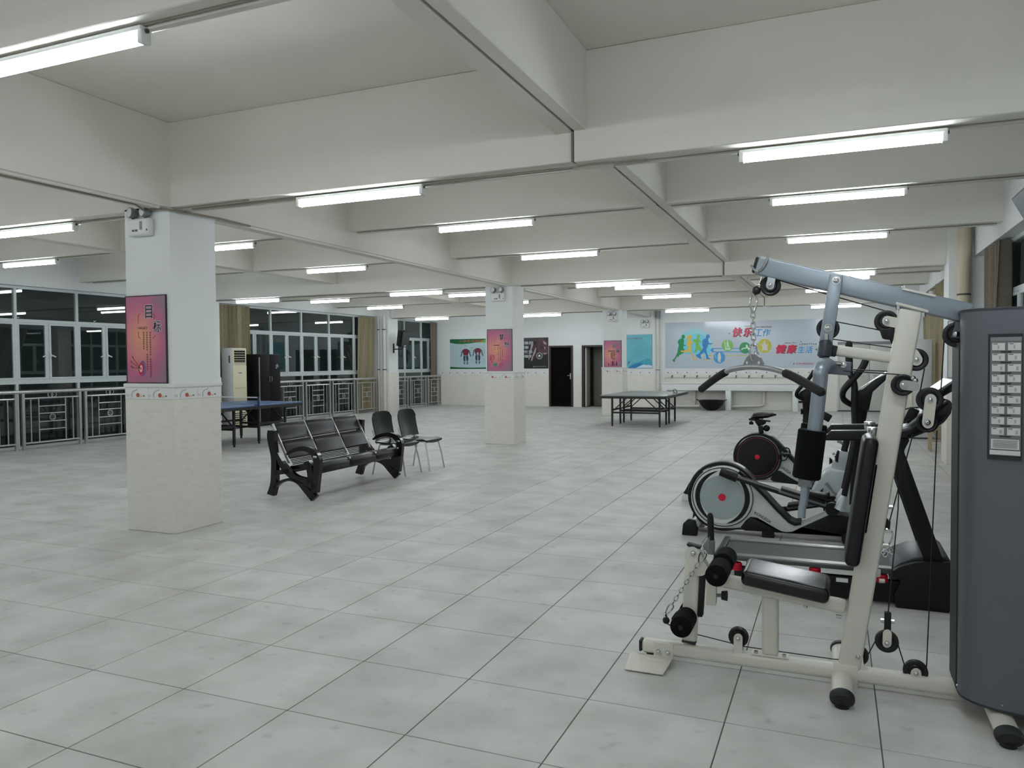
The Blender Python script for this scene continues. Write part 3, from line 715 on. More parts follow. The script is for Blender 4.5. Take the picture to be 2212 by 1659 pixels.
# ---- wall prints on the far wall
YW = YF - 0.001
mat('paper_blue', (176, 200, 206), 0.4); mat('green_dark', (26, 104, 62), 0.4); mat('green', (110, 176, 70), 0.4); mat('muscle_red', (112, 34, 58), 0.5); mat('muscle_blue', (44, 62, 88), 0.5); mat('muscle_grey', (86, 120, 126), 0.5); mat('title_red', (206, 74, 66), 0.5)
r, P, shape, rect, txt = panel('anatomy_poster', 'pale blue muscle anatomy poster with green bands, beside the corner railing', 'poster', -12.74, -11.06, 1.285, 2.348, YW, 'paper_blue')
top = [(0, 0), (1, 0), (1, 0.17), (0.90, 0.145), (0.75, 0.125), (0.6, 0.13), (0.45, 0.16), (0.3, 0.175), (0.15, 0.165), (0, 0.12)]
shape(top, 'green', 'band_print', 1); shape([(0, 0), (0.86, 0), (0.72, 0.10), (0.5, 0.14), (0.3, 0.16), (0.13, 0.152), (0, 0.115)], 'green_dark', 'band_print', 2)
shape([(0, 0.925), (0.2, 0.945), (0.5, 0.96), (0.8, 0.95), (1, 0.915), (1, 1), (0, 1)], 'green_dark', 'band_print', 1)
txt('人体肌肉图解', 0.22, 0.035, 0.78, 0.105, 'title_red', 3, bold=0.01, spacing=1.35)
for cx, back in ((0.375, 0), (0.655, 1)):
    tb0 = 0.31 if back else 0.33
    trunk = [(cx - 0.03, tb0), (cx + 0.03, tb0), (cx + 0.085, tb0 + 0.05), (cx + 0.07, tb0 + 0.13), (cx + 0.045, tb0 + 0.22), (cx - 0.045, tb0 + 0.22), (cx - 0.07, tb0 + 0.13), (cx - 0.085, tb0 + 0.05)]
    shape(trunk, 'muscle_red', 'muscle_print', 2)
    if back: shape([(cx - 0.025, tb0 + 0.17), (cx, tb0 + 0.13), (cx + 0.025, tb0 + 0.17), (cx, tb0 + 0.24)], 'paper_blue', 'muscle_print', 3)
    for s in (-1, 1):
        shape([(cx + s * 0.08, tb0 + 0.05), (cx + s * 0.10, tb0 + 0.08), (cx + s * 0.105, tb0 + 0.17), (cx + s * 0.13, tb0 + 0.26), (cx + s * 0.105, tb0 + 0.255), (cx + s * 0.085, tb0 + 0.17)], 'muscle_blue', 'muscle_print', 2)
        shape([(cx + s * 0.005, tb0 + 0.23), (cx + s * 0.055, tb0 + 0.225), (cx + s * 0.06, tb0 + 0.35), (cx + s * 0.045, tb0 + 0.415), (cx + s * 0.012, tb0 + 0.415)], 'muscle_blue', 'muscle_print', 2)
        shape([(cx + s * 0.014, tb0 + 0.435), (cx + s * 0.055, tb0 + 0.43), (cx + s * 0.058, tb0 + 0.48), (cx + s * 0.038, tb0 + 0.53), (cx + s * 0.020, tb0 + 0.52)], 'muscle_grey', 'muscle_print', 2)
    for k in range(7):
        for s in (-1, 1): rect(cx + s * 0.125 - 0.022, 0.30 + k * 0.075, cx + s * 0.125 + 0.022, 0.306 + k * 0.075, 'muscle_grey', 'small_print', 1)
rect(0.33, 0.215, 0.40, 0.225, 'muscle_blue', 'small_print', 1)

mat('poster_black', (10, 12, 14), 0.35); mat('skin_dark', (84, 48, 54), 0.5); mat('skin_light', (168, 156, 158), 0.5); mat('skin_mid', (60, 34, 40), 0.5); mat('print_grey', (198, 204, 206), 0.5)
r, P, shape, rect, txt = panel('dumbbell_poster', 'black poster of a muscular torso gripping a dumbbell, beside the dark door', 'poster', -10.35, -8.995, 1.292, 2.345, YW, 'poster_black')
for k, s in enumerate(('要强百倍', '的事', '要忙百倍', '的锻炼')):
    wd = 0.105 * len(s); txt(s, 0.26, 0.12 + k * 0.145, 0.26 + wd, 0.215 + k * 0.145, 'print_grey', 1, bold=0.02)
ca = lambda pts, m_, k: shape([(0.30 + 0.70 * a, b) for a, b in pts], m_, 'torso_print', k)
ca([(0.62, 0.03), (0.80, 0.02), (0.96, 0.13), (1.0, 0.30), (1.0, 0.50), (0.88, 0.57), (0.72, 0.56), (0.60, 0.46), (0.58, 0.25)], 'skin_dark', 1)
ca([(0.80, 0.10), (0.93, 0.18), (0.92, 0.24), (0.83, 0.20)], 'skin_light', 2); ca([(0.66, 0.28), (0.80, 0.26), (0.82, 0.36), (0.70, 0.38)], 'skin_mid', 2); ca([(0.84, 0.30), (0.90, 0.31), (0.88, 0.40)], 'skin_light', 2); ca([(0.76, 0.50), (0.97, 0.50), (0.88, 0.55)], 'skin_light', 2)
ca([(0.42, 0.10), (0.56, 0.06), (0.60, 0.22), (0.55, 0.50), (0.48, 0.68), (0.36, 0.74), (0.34, 0.60), (0.40, 0.40), (0.36, 0.22)], 'skin_mid', 1)
ca([(0.36, 0.14), (0.42, 0.10), (0.42, 0.24), (0.36, 0.38), (0.30, 0.55), (0.27, 0.72), (0.24, 0.70), (0.27, 0.50), (0.33, 0.30)], 'skin_light', 2)
ca([(0.50, 0.34), (0.55, 0.32), (0.50, 0.50), (0.42, 0.62), (0.37, 0.76), (0.33, 0.74), (0.40, 0.56)], 'skin_light', 2)
cx, cy = 0.30 + 0.70 * 0.66, 0.59
for rr, m_, k in ((0.085, 'print_grey', 3), (0.075, 'poster_black', 4), (0.060, 'mid_grey', 5), (0.050, 'poster_black', 6), (0.028, 'print_white', 7)): shape(disc(cx, cy, rr, 24, rr * 1.25), m_, 'dumbbell_print', k)
rect(0.64, 0.925, 0.95, 0.945, 'mid_grey', 'small_print'); shape([(0.58, 0.955), (0.61, 0.925), (0.635, 0.925), (0.62, 0.95)], 'print_grey', 'logo')

mat('sky_print', (96, 182, 196), 0.4, noise=0.10, nscale=3); mat('hill_a', (60, 160, 184), 0.5); mat('hill_b', (34, 116, 178), 0.5); mat('cloud_print', (206, 224, 236), 0.5); mat('title_purple', (146, 44, 112), 0.5); mat('line_teal', (64, 140, 158), 0.5)
r, P, shape, rect, txt = panel('method_poster', 'tall turquoise notice with blue hills at its foot, beside the white pipe', 'poster', -6.30, -5.445, 1.290, 2.372, YW, 'sky_print', 'mid_grey', fw=0.006)
txt('的12个正确方法', 0.02, 0.085, 0.62, 0.135, 'title_purple', 2, bold=0.01)
for k in range(20): rect(0.16, 0.19 + k * 0.026, 0.86 - 0.12 * ((k * 7) % 5) / 5, 0.194 + k * 0.026, 'line_teal', 'small_print')
shape([(0.10, 0.94), (0.25, 0.86), (0.50, 0.81), (0.68, 0.74), (0.80, 0.70), (0.92, 0.72), (1, 0.80), (1, 0.98), (0.10, 0.98)], 'hill_a', 'hill_print', 1)
shape([(0.06, 0.99), (0.22, 0.92), (0.40, 0.86), (0.53, 0.83), (0.66, 0.87), (0.56, 0.92), (0.40, 0.99)], 'hill_b', 'hill_print', 2)
shape([(0.38, 0.995), (0.50, 0.95), (0.64, 0.90), (0.70, 0.89), (0.78, 0.91), (0.88, 0.90), (1, 0.93), (1, 0.995)], 'cloud_print', 'cloud_print', 3)
mb().tube([P(0.08, 0.86, 3), P(0.13, 0.79, 3)], 0.012, 6).build('runner_print', 'muscle_red', r)

# ---- big mural
mat('mural_bg', (188, 198, 208), 0.14, bump=0.5, bscale=4)
mat('m_green', (30, 142, 86), 0.3); mat('m_yellow', (224, 186, 74), 0.3); mat('m_lime', (116, 184, 74), 0.3); mat('m_blue', (24, 120, 190), 0.3); mat('m_cyan', (150, 208, 216), 0.3); mat('m_cyan2', (110, 206, 228), 0.3)
mat('m_red', (212, 14, 76), 0.3); mat('m_black', (34, 34, 38), 0.3); mat('m_sky', (56, 146, 206), 0.3); mat('m_olive', (196, 190, 70), 0.3); mat('m_pale', (196, 224, 200), 0.3); mat('m_pale2', (216, 212, 200), 0.3); mat('m_pink', (190, 52, 108), 0.3)
MU = thing('mural', 'wide grey-blue wall mural with coloured runners above the sink trough', 'mural', (-2.7, YF, 1.277))
mx0, mx1, mz0, mz1 = -5.022, -0.42, 1.277, 2.735
bd = mb().box(mx0, mx1, YF - 0.006, YF - 0.0005, mz0, mz1).build('sheet', 'mural_bg', MU)
S_ = 400 / 2212
def mp(a, b, k=1):
    x, z = at(1400 + a * S_, 660 + b * S_, YF - 0.006); return (x, YF - 0.006 - 0.0012 * k, z)
def ms(pts, m_, nm='print', k=1): return mb().flat([mp(a, b, k) for a, b in pts]).build(nm, m_, MU)
def mt(s, a0, b0, a1, b1, m_, k=3, **kw):
    p = mp(a0, b1, k); q = mp(a1, b0, k); return lettering(s, p[0], q[0], p[2], q[2], p[1], m_, MU, **kw)
ms(disc(560, 480, 205, 36), 'm_cyan', 'disc_print', 1); ms(disc(580, 500, 165, 36), 'm_cyan2', 'disc_print', 2); ms([(395, 580), (700, 580), (640, 660), (560, 680), (470, 660)], 'mural_bg', 'disc_print', 3)
ms([(740, 530), (765, 508), (1230, 508), (1230, 518), (790, 518), (776, 532), (790, 548), (1230, 548), (1230, 558), (765, 558)], 'm_sky', 'track_print', 2)
ms([(1260, 458), (1310, 458), (1310, 466), (1260, 466)], 'm_sky', 'track_print', 2); ms([(1270, 508), (1310, 508), (1310, 516), (1270, 516)], 'm_sky', 'track_print', 2)
ms([(590, 638), (780, 638), (780, 648), (590, 648)], 'm_yellow', 'track_print', 2); ms([(560, 594), (1230, 594), (1230, 602), (560, 602)], 'm_olive', 'track_print', 1)
runner_g = [(400, 365), (412, 348), (432, 348), (442, 365), (438, 388), (424, 398), (432, 415), (428, 440), (424, 462), (448, 472), (450, 482), (424, 484), (418, 500), (430, 520), (436, 548), (420, 570), (396, 580), (372, 594), (366, 618), (350, 606), (330, 636), (318, 650), (324, 668), (306, 672), (288, 652), (312, 636), (330, 606), (350, 560), (356, 520), (366, 490), (364, 460), (352, 440), (362, 414), (386, 398), (404, 388)]
runner_y = [(478, 368), (488, 352), (508, 350), (522, 362), (524, 384), (512, 398), (516, 420), (530, 440), (552, 442), (552, 452), (524, 454), (512, 470), (520, 500), (512, 528), (524, 560), (536, 600), (552, 630), (586, 642), (586, 648), (540, 648), (528, 612), (512, 576), (494, 548), (470, 560), (440, 562), (412, 556), (396, 560), (388, 540), (410, 536), (446, 540), (470, 520), (476, 490), (462, 470), (458, 452), (474, 424), (476, 402), (456, 382)]
runner_l = [(580, 366), (590, 348), (612, 348), (624, 362), (620, 386), (608, 396), (614, 414), (640, 434), (632, 444), (610, 436), (606, 470), (626, 492), (640, 520), (640, 548), (626, 552), (614, 536), (604, 524), (586, 536), (566, 556), (540, 560), (556, 544), (568, 514), (566, 480), (572, 450), (556, 440), (530, 412), (546, 404), (570, 402), (588, 392)]
runner_b = [(690, 370), (700, 346), (724, 344), (738, 358), (736, 384), (720, 394), (718, 410), (722, 444), (754, 452), (764, 442), (768, 456), (750, 466), (720, 462), (712, 490), (696, 520), (700, 556), (714, 600), (720, 624), (742, 632), (742, 642), (698, 640), (694, 600), (676, 560), (652, 568), (626, 592), (630, 614), (640, 636), (612, 632), (574, 606), (570, 588), (590, 584), (612, 572), (634, 540), (650, 520), (660, 496), (650, 480), (646, 450), (652, 416), (676, 396), (694, 390)]
for pts, m_, k in ((runner_g, 'm_green', 4), (runner_l, 'm_lime', 4), (runner_y, 'm_yellow', 5), (runner_b, 'm_blue', 6)): ms(pts, m_, 'runner_print', k)
ms(disc(948, 478, 68), 'm_lime', 'badge_print', 3); ms([(918, 512), (975, 504), (985, 516), (980, 528), (920, 528)], 'm_pale', 'badge_figure', 4); ms([(912, 430), (921, 428), (930, 512), (920, 512)], 'm_pale', 'badge_figure', 4); ms([(940, 436), (956, 432), (962, 462), (972, 500), (962, 504), (950, 474), (944, 504), (936, 504), (940, 470)], 'm_pale', 'badge_figure', 4); ms(disc(948, 424, 8, 10), 'm_pale', 'badge_figure', 4)
ms(disc(1158, 506, 68), 'm_green', 'badge_print', 3); ms([(1112, 520), (1130, 506), (1170, 500), (1165, 478), (1182, 460), (1190, 480), (1200, 500), (1206, 536), (1196, 536), (1188, 512), (1130, 520), (1118, 540)], 'm_pale', 'badge_figure', 4)
ms(disc(1392, 482, 84), 'm_olive', 'badge_print', 3); ms([(1370, 470), (1385, 428), (1400, 410), (1404, 430), (1396, 452), (1420, 470), (1440, 462), (1424, 490), (1432, 540), (1410, 536), (1384, 532), (1356, 544), (1368, 500), (1344, 452)], 'm_pale2', 'badge_figure', 4)
ms(disc(852, 622, 70), 'm_sky', 'badge_print', 3); ms([(846, 562), (858, 562), (866, 590), (872, 620), (864, 680), (852, 680), (850, 640), (842, 680), (832, 640), (834, 592)], 'm_pale2', 'badge_figure', 4); ms([(796, 585), (806, 590), (820, 630), (812, 632)], 'm_cyan2', 'badge_figure', 4)
for a0, b0, a1, b1, c in ((1012, 262, 1116, 372, '快'), (1134, 262, 1238, 372, '乐')):
    mt(c, a0 + 8, b0 + 5, a1 + 8, b1 + 5, 'm_black', 3, bold=0.035, shear=0.25); mt(c, a0, b0, a1, b1, 'm_red', 4, bold=0.035, shear=0.25)
mt('工', 1268, 284, 1366, 366, 'm_sky', 4, bold=0.02, shear=0.25); mt('作', 1372, 280, 1468, 366, 'm_sky', 4, bold=0.02, shear=0.25)
mt('HAPPY', 1150, 238, 1246, 254, 'm_black', 4, bold=0.012, shear=0.25); mt('WORKING', 1284, 244, 1478, 270, 'm_black', 4, bold=0.015, shear=0.2)
for a0, a1, c in ((1530, 1648, '健'), (1654, 1772, '康')):
    mt(c, a0 + 8, 472, a1 + 8, 574, 'm_black', 3, bold=0.035, shear=0.2); mt(c, a0, 466, a1, 569, 'm_red', 4, bold=0.035, shear=0.2)
mt('生', 1786, 486, 1872, 566, 'm_sky', 4, bold=0.02, shear=0.2); mt('活', 1880, 486, 1970, 566, 'm_sky', 4, bold=0.02, shear=0.2)
mt('HEALTHY', 1628, 438, 1784, 456, 'm_black', 4, bold=0.012, shear=0.25); mt('LIFESTYLE', 1806, 450, 2020, 470, 'm_black', 4, bold=0.015, shear=0.2)
ms([(1988, 526), (2024, 512), (2024, 540)], 'm_green', 'arrow_print', 3); ms([(1822, 424), (1838, 432), (1822, 440)], 'muscle_blue', 'arrow_print', 3); ms([(964, 328), (986, 334), (966, 342)], 'muscle_blue', 'arrow_print', 3)
ms([(1728, 702), (1744, 686), (1750, 690), (1746, 700)], 'm_black', 'logo', 3); mt('东莞市毅达实业', 1768, 682, 1975, 706, 'm_pink', 3, bold=0.01)

# ================================================================== SINK TROUGH AND PLUMBING ON THE FAR WALL
FY = 24.12
tr = thing('sink_trough', 'long white tiled washing trough on legs beneath the mural', 'sink', (-3.1, FY, 0))
x0 = at(1429, 842, FY)[0]; x1 = at(1724, 842, FY)[0]; zt = at(1430, 829, FY)[1]; zb = at(1430, 843, FY)[1]
mb().box(x0, x1, FY, YF - 0.016, zb, zt).build('trough', 'wall_paint', tr, bevel=0.008)
mb().box(x0 - 0.02, x1 + 0.02, FY - 0.02, FY + 0.06, zt, zt + 0.03).build('rim', 'trim_white', tr, bevel=0.006)
for pa, pb in ((1429, 1440), (1567, 1578.5), (1712, 1724)):
    mb().box(at(pa, 880, FY)[0], at(pb, 880, FY)[0], FY + 0.005, YF - 0.02, 0, zb).build('leg', 'wall_paint', tr, bevel=0.004)
wp = thing('water_pipe', 'thin water pipe with a row of taps above the washing trough', 'pipe', (-3.1, YF, 0.9))
za = at(1452, 815, YF - 0.05)[1]
mb().tube([(at(1437, 815, YF)[0], YF - 0.05, zt + 0.04), (at(1437, 815, YF)[0], YF - 0.05, za), (at(1700, 815, YF)[0], YF - 0.05, za)], 0.013, 8).build('pipe_run', 'pvc_white', wp, smooth=True)
for p in (1452, 1479, 1506, 1533, 1561, 1590, 1618, 1647, 1675):
    x = at(p, 812, YF - 0.06)[0]; q = mb()
    q.tube([(x, YF - 0.05, za), (x, YF - 0.05, za + 0.05)], 0.012, 8); q.tube([(x, YF - 0.05, za + 0.03), (x, YF - 0.15, za + 0.025), (x, YF - 0.165, za - 0.03)], 0.010, 8); q.box(x - 0.03, x + 0.03, YF - 0.06, YF - 0.04, za + 0.05, za + 0.062)
    q.build('tap', 'dark_grey', wp, smooth=True)
def pipe(name, label, pts, r, m_='pvc_white'):
    o = mb().tube(pts, r, 12).build(name, m_, None, smooth=True); return tag(o, label, 'pipe')
YP = YF - 0.12
a = at3(1500, 844, YP); b_ = at3(1500, 877, YP); c_ = at3(1456, 877, YP)
t_ = thing('waste_pipe', 'white waste pipe under the trough next to the black wok', 'pipe', (b_[0], YP, 0))
mb().tube([a, b_, (b_[0], YP, b_[2] + 0.0), c_], 0.045, 10).build('pipe_run', 'pvc_white', t_, smooth=True)
for z in (0.25, 0.45): mb().tube([(a[0], YP, z), (a[0], YP, z + 0.07)], 0.058, 12).build('socket', 'pvc_white', t_, smooth=True)
mb().tube([(b_[0] - 0.01, YP, b_[2]), (at(1512, 877, YP)[0], YP, b_[2])], 0.045, 10).build('pipe_run', 'pvc_white', t_, smooth=True)
a = at3(1650, 844, YP); b_ = at3(1650, 876, YP); c_ = at3(1580, 878, YP)
t_ = thing('waste_pipe', 'white elbow waste pipe under the trough to the right of its middle leg', 'pipe', (b_[0], YP, 0))
mb().tube([a, (b_[0], YP, b_[2] + 0.08), (b_[0] - 0.03, YP, b_[2] + 0.02), (b_[0] - 0.10, YP, b_[2]), c_], 0.045, 10).build('pipe_run', 'pvc_white', t_, smooth=True)
mb().tube([(b_[0], YP, b_[2] + 0.12), (b_[0], YP, b_[2] + 0.20)], 0.056, 12).build('socket', 'pvc_white', t_, smooth=True)
x = at(1421, 780, YF - 0.1)[0]
t_ = thing('downpipe', 'white plastic downpipe between the turquoise notice and the mural', 'pipe', (x, YF - 0.08, 0))
mb().tube([(x, YF - 0.08, 0), (x, YF - 0.08, 3.67)], 0.055, 14).build('pipe_run', 'pvc_white', t_, smooth=True)
for z in (1.22, 2.86): mb().tube([(x, YF - 0.08, z), (x, YF - 0.08, z + 0.03)], 0.064, 14).build('clip', 'mid_grey', t_, smooth=True)
mb().tube([(x, YF - 0.08, 2.9), (x, YF - 0.08, 3.2)], 0.085, 14).build('socket', 'mid_grey', t_, smooth=True)
wk = thing('wok', 'large black wok standing on the floor under the trough', 'wok', (-3.50, 24.30, 0))
wx, wy = at(1537, 870, 24.05)[0], 24.04; R_ = 0.40; hz = at(1537, 865, 24.05)[1]
prof = [(0.001, 0.012), (0.12, 0.0), (0.24, 0.07), (0.33, 0.17), (R_, hz), (R_ + 0.015, hz + 0.006), (R_ - 0.01, hz + 0.006), (0.32, 0.185), (0.23, 0.085), (0.11, 0.02), (0.001, 0.024)]
mb().lathe(prof, (wx, wy, 0), 36).build('bowl', 'black', wk, smooth=True)
for s in (-1, 1): mb().tube([(wx + s * R_, wy - 0.06, hz), (wx + s * (R_ + 0.05), wy - 0.05, hz + 0.03), (wx + s * (R_ + 0.05), wy + 0.05, hz + 0.03), (wx + s * R_, wy + 0.06, hz)], 0.010, 6).build('handle', 'black', wk, smooth=True)

# ---- pipes beside the engaged columns
for nm, lb, xx, yy, rr in (('downpipe', 'slim white pipe running up beside the loudspeaker column', -13.0, 20.64, 0.055), ('downpipe', 'thin pipe closest to the slanting curtain by the loudspeaker column', -13.22, 20.66, 0.03)):
    t_ = thing(nm, lb, 'pipe', (xx, yy, 0)); mb().tube([(xx, yy, 0), (xx, yy, 3.0)], rr, 12).build('pipe_run', 'pvc_white', t_, smooth=True)
    for z in (1.3, 2.55): mb().tube([(xx, yy, z), (xx, yy, z + 0.03)], rr + 0.008, 12).build('clip', 'dark_grey', t_, smooth=True)
t_ = thing('downpipe', 'thick beige downpipe in front of the column by the right windows', 'pipe', (1.665, 12.53, 0))
mb().tube([(1.665, 12.53, 0), (1.665, 12.53, 3.67)], 0.082, 18).build('pipe_run', 'pvc_beige', t_, smooth=True) if mat('pvc_beige', (200, 188, 164), 0.5) else None
mb().tube([(1.665, 12.53, 2.42), (1.665, 12.53, 2.445)], 0.088, 18).build('clip', 'dark_grey', t_, smooth=True)
r, P, shape, rect, txt = panel('notice_board', 'white framed notice on the downpipe column above its tiles', 'notice', 1.487, 1.575, 1.26, 2.06, 12.634, 'print_white', 'mid_grey')

# ---- loudspeakers
def speaker(label, base, rz, tilt, arm):
    s = thing('loudspeaker', label, 'loudspeaker', base, rz)
    q = mb(); q.prism([(-0.14, -0.25), (0.11, -0.25), (0.14, 0.25), (-0.14, 0.25)], -0.15, 0.15, 'yz')
    T = Matrix.Rotation(tilt, 4, 'X')
    q.xf(T); q.build('cabinet', 'black', s, local=True, bevel=0.015)
    q = mb(); q.box(-0.135, 0.135, -0.152, -0.141, -0.22, 0.23); q.xf(T); q.build('grille', 'dark_grey', s, local=True)
    q = mb(); q.flat([(0.05 * math.cos(t), -0.1535, -0.22 + 0.045 * abs(math.sin(t))) for t in [PI * i / 10 for i in range(11)]]); q.xf(T); q.build('badge', 'steel', s, local=True)
    q = mb(); a = Vector(arm); q.tube([(0, 0.0, -0.24), (0, 0.05, -0.33), a * 0.8 + V(0, 0, -0.33), a + V(0, 0, -0.33)], 0.018, 8); q.beam(a + V(0, 0, -0.45), a + V(0, 0, -0.15), 0.05, 0.02, (1, 0, 0))
    q.build('bracket', 'black', s, local=True)
    return s
speaker('black loudspeaker on a bracket at the tiled column by the far left windows', (-12.52, 20.98, 2.28), math.radians(66), math.radians(14), Matrix.Rotation(-math.radians(66), 3, 'Z') @ Vector((-0.345, 0.0, 0)))

# screen high on the right wall
r = thing('wall_screen', 'black framed screen hung high on the right wall', 'screen', (1.74, 8.43, 2.65))
q = mb(); q.box(-0.42, 0.42, -0.025, 0.025, -0.25, 0.25); MM = Matrix.Translation((1.70, 8.43, 2.87)) @ Matrix.Rotation(-PI / 2, 4, 'Z') @ Matrix.Rotation(math.radians(27), 4, 'X')
q.xf(MM).build('casing', 'black', r, bevel=0.02, seg=3)
q = mb(); q.box(-0.365, 0.365, -0.028, -0.02, -0.195, 0.195); q.xf(MM).build('display', 'screen_glass', r) if mat('screen_glass', (34, 58, 66), 0.5) else None
# ================================================================== FURNITURE ON THE LEFT
def air_conditioner(label, loc, rz):
    """front looks along local +x"""
    a = thing('air_conditioner', label, 'air conditioner', loc, rz)
    mb().box(-0.32, 0.0, 0.0, 0.46, 0.03, 1.90).build('cabinet', 'ac_white', a, local=True, bevel=0.012)
    mb().box(0.0, 0.022, 0.006, 0.454, 0.42, 1.50).build('front_panel', 'ac_cream', a, local=True, bevel=0.008)
    mb().box(0.001, 0.018, 0.006, 0.454, 1.505, 1.89).build('top_panel', 'ac_cream', a, local=True, bevel=0.006)
    mb().box(0.001, 0.018, 0.006, 0.454, 0.05, 0.415).build('lower_panel', 'ac_cream', a, local=True, bevel=0.006)
    o = mb().box(0.016, 0.0195, 0.05, 0.41, 1.55, 1.855).build('outlet', 'night_dark', a, local=True)
    for k in range(6):
        z = 1.565 + k * 0.056; mb().beam((0.024, 0.05, z), (0.024, 0.41, z), 0.022, 0.010, (0.4, 0, 1)).build('louvre', 'ac_cream', o, local=True)
    for y in (0.14, 0.23, 0.32): mb().box(0.019, 0.023, y - 0.004, y + 0.004, 1.55, 1.855).build('vane', 'dark_grey', o, local=True)
    i = mb().box(0.016, 0.0195, 0.05, 0.41, 0.09, 0.40).build('intake', 'night_dark', a, local=True)
    for k in range(7):
        z = 0.10 + k * 0.046; mb().box(0.018, 0.03, 0.05, 0.41, z, z + 0.024).build('slat', 'ac_cream', i, local=True)
    mb().box(0.021, 0.0245, 0.17, 0.29, 1.30, 1.325).build('badge', 'mid_grey', a, local=True)
    mb().box(0.021, 0.0235, 0.05, 0.41, 0.955, 0.963).build('seam', 'seam', a, local=True)
    mb().box(-0.10, -0.06, -0.004, 0.001, 1.55, 1.72).build('side_grip', 'dark_grey', a, local=True)
    mb().box(-0.31, -0.01, 0.01, 0.45, 0.0, 0.03).build('plinth', 'dark_grey', a, local=True)
    return a
air_conditioner('cream floor-standing air conditioner between the olive curtain and the dark wardrobe', (-12.97, 14.02, 0), 0)
air_conditioner('cream floor-standing air conditioner behind the treadmill console by the right windows', (1.36, 16.95, 0), PI)

wd = thing('wardrobe', 'tall black two-door wardrobe beside the cream air conditioner', 'wardrobe', (-13.1, 15.2, 0))
x0, x1, y0, y1 = -13.30, -12.90, 14.84, 15.60
mb().box(x0, x1, y0, y1, 0.06, 1.76).build('carcass', 'black', wd, bevel=0.004)
mb().box(x0 + 0.02, x1 - 0.02, y0 + 0.02, y1 - 0.02, 0, 0.06).build('plinth', 'rubber', wd)
ym = (y0 + y1) / 2
for a, b in ((y0 + 0.012, ym - 0.003), (ym + 0.003, y1 - 0.004)):
    dd = mb().box(x1, x1 + 0.018, a, b, 0.08, 1.745).build('door', 'ward_door', wd, bevel=0.003) if mat('ward_door', (14, 11, 14), 0.6, spec=0.2) else None
    h = b - 0.035 if b < ym else a + 0.035
    mb().tube([(x1 + 0.018, h, 1.08), (x1 + 0.04, h, 1.09), (x1 + 0.04, h, 1.20), (x1 + 0.018, h, 1.21)], 0.007, 6).build('handle', 'steel', dd)
mb().box(x1 - 0.005, x1 + 0.02, y0 - 0.002, y0 + 0.010, 0.08, 1.68).build('edge_strip', 'steel', wd)
mb().flat([(x1 + 0.0195, 15.47 + 0.05 * math.cos(t) * (1 + 0.4 * math.cos(3 * t)), 1.46 + 0.055 * math.sin(t) * (1 + 0.4 * math.sin(2 * t))) for t in [2 * PI * i / 24 for i in range(24)]]).build('flower_print', 'mid_grey', wd)

def pp_table(label, x0, x1, y0, y1, zt, top_m, legs, net=None, braces=True):
    t = thing('table_tennis_table', label, 'table', ((x0 + x1) / 2, (y0 + y1) / 2, 0))
    ym = (y0 + y1) / 2
    for a, b in ((y0, ym - 0.006), (ym + 0.006, y1)):
        tp = mb().box(x0, x1, a, b, zt - 0.022, zt).build('table_half', top_m, t, bevel=0.003)
        q = mb(); w_ = 0.02
        q.box(x0 + 0.001, x0 + w_, a + 0.001, b - 0.001, zt - 0.075, zt - 0.022); q.box(x1 - w_, x1 - 0.001, a + 0.001, b - 0.001, zt - 0.075, zt - 0.022); q.box(x0 + w_, x1 - w_, a + 0.001, a + w_, zt - 0.075, zt - 0.022); q.box(x0 + w_, x1 - w_, b - w_, b - 0.001, zt - 0.075, zt - 0.022)
        q.build('apron', 'frame_dark', t)
        for xx0, xx1, yy0, yy1 in ((x0, x0 + 0.02, a, b), (x1 - 0.02, x1, a, b), ((x0 + x1) / 2 - 0.003, (x0 + x1) / 2 + 0.003, a, b)):
            mb().box(xx0, xx1, yy0, yy1, zt, zt + 0.0008).build('line', 'line_paint', tp)
        e_ = a if a == y0 else b
        mb().box(x0, x1, min(e_, e_ + (0.02 if e_ == a else -0.02)), max(e_, e_ + (0.02 if e_ == a else -0.02)), zt, zt + 0.0008).build('line', 'line_paint', tp)
    for (lx, ly) in legs:
        lg = mb().box(lx - 0.02, lx + 0.02, ly - 0.02, ly + 0.02, 0.04, zt - 0.07).build('leg', 'frame_dark', t)
        mb().tube([(lx, ly, 0), (lx, ly, 0.05)], [0.022, 0.014], 10).build('levelling_foot', 'rubber', lg)
    ly_ = sorted(set(l[1] for l in legs)); lx_ = sorted(set(l[0] for l in legs))
    for yv in ly_:
        mb().box(lx_[0] + 0.02, lx_[-1] - 0.02, yv - 0.014, yv + 0.014, 0.30, 0.34).build('stretcher', 'frame_dark', t)
        if braces:
            for xv, s in ((lx_[0], 1), (lx_[-1], -1)):
                mb().beam((xv + s * 0.015, yv, 0.36), (xv + s * 0.36, yv, zt - 0.075), 0.016, 0.022).build('brace', 'frame_dark', t)
    prs = [(ly_[k], ly_[k + 1]) for k in range(0, len(ly_) - 1, 2)]
    for a, b in prs:
        for xv in lx_: mb().box(xv - 0.014, xv + 0.014, a + 0.02, b - 0.02, 0.36, 0.40).build('side_rail', 'frame_dark', t)
    return t
mat('frame_dark', (26, 28, 28), 0.45); mat('line_paint', (206, 210, 208), 0.5)
t = pp_table('blue table tennis table with a net, behind the column with the target poster', -11.42, -9.90, 9.90, 12.64, 0.76, 'blue_top', [(x, y) for x in (-11.28, -10.16) for y in (10.12, 11.0, 11.66, 12.42)])
nt = thing('table_net', 'table tennis net with white tape across the blue table', 'net', (-10.66, 11.27, 0.76))
for x in (-11.50, -9.82): mb().box(x - 0.012, x + 0.012, 11.255, 11.285, 0.70, 0.92).build('net_post', 'net_blue', nt) if mat('net_blue', (24, 40, 84), 0.4) else None
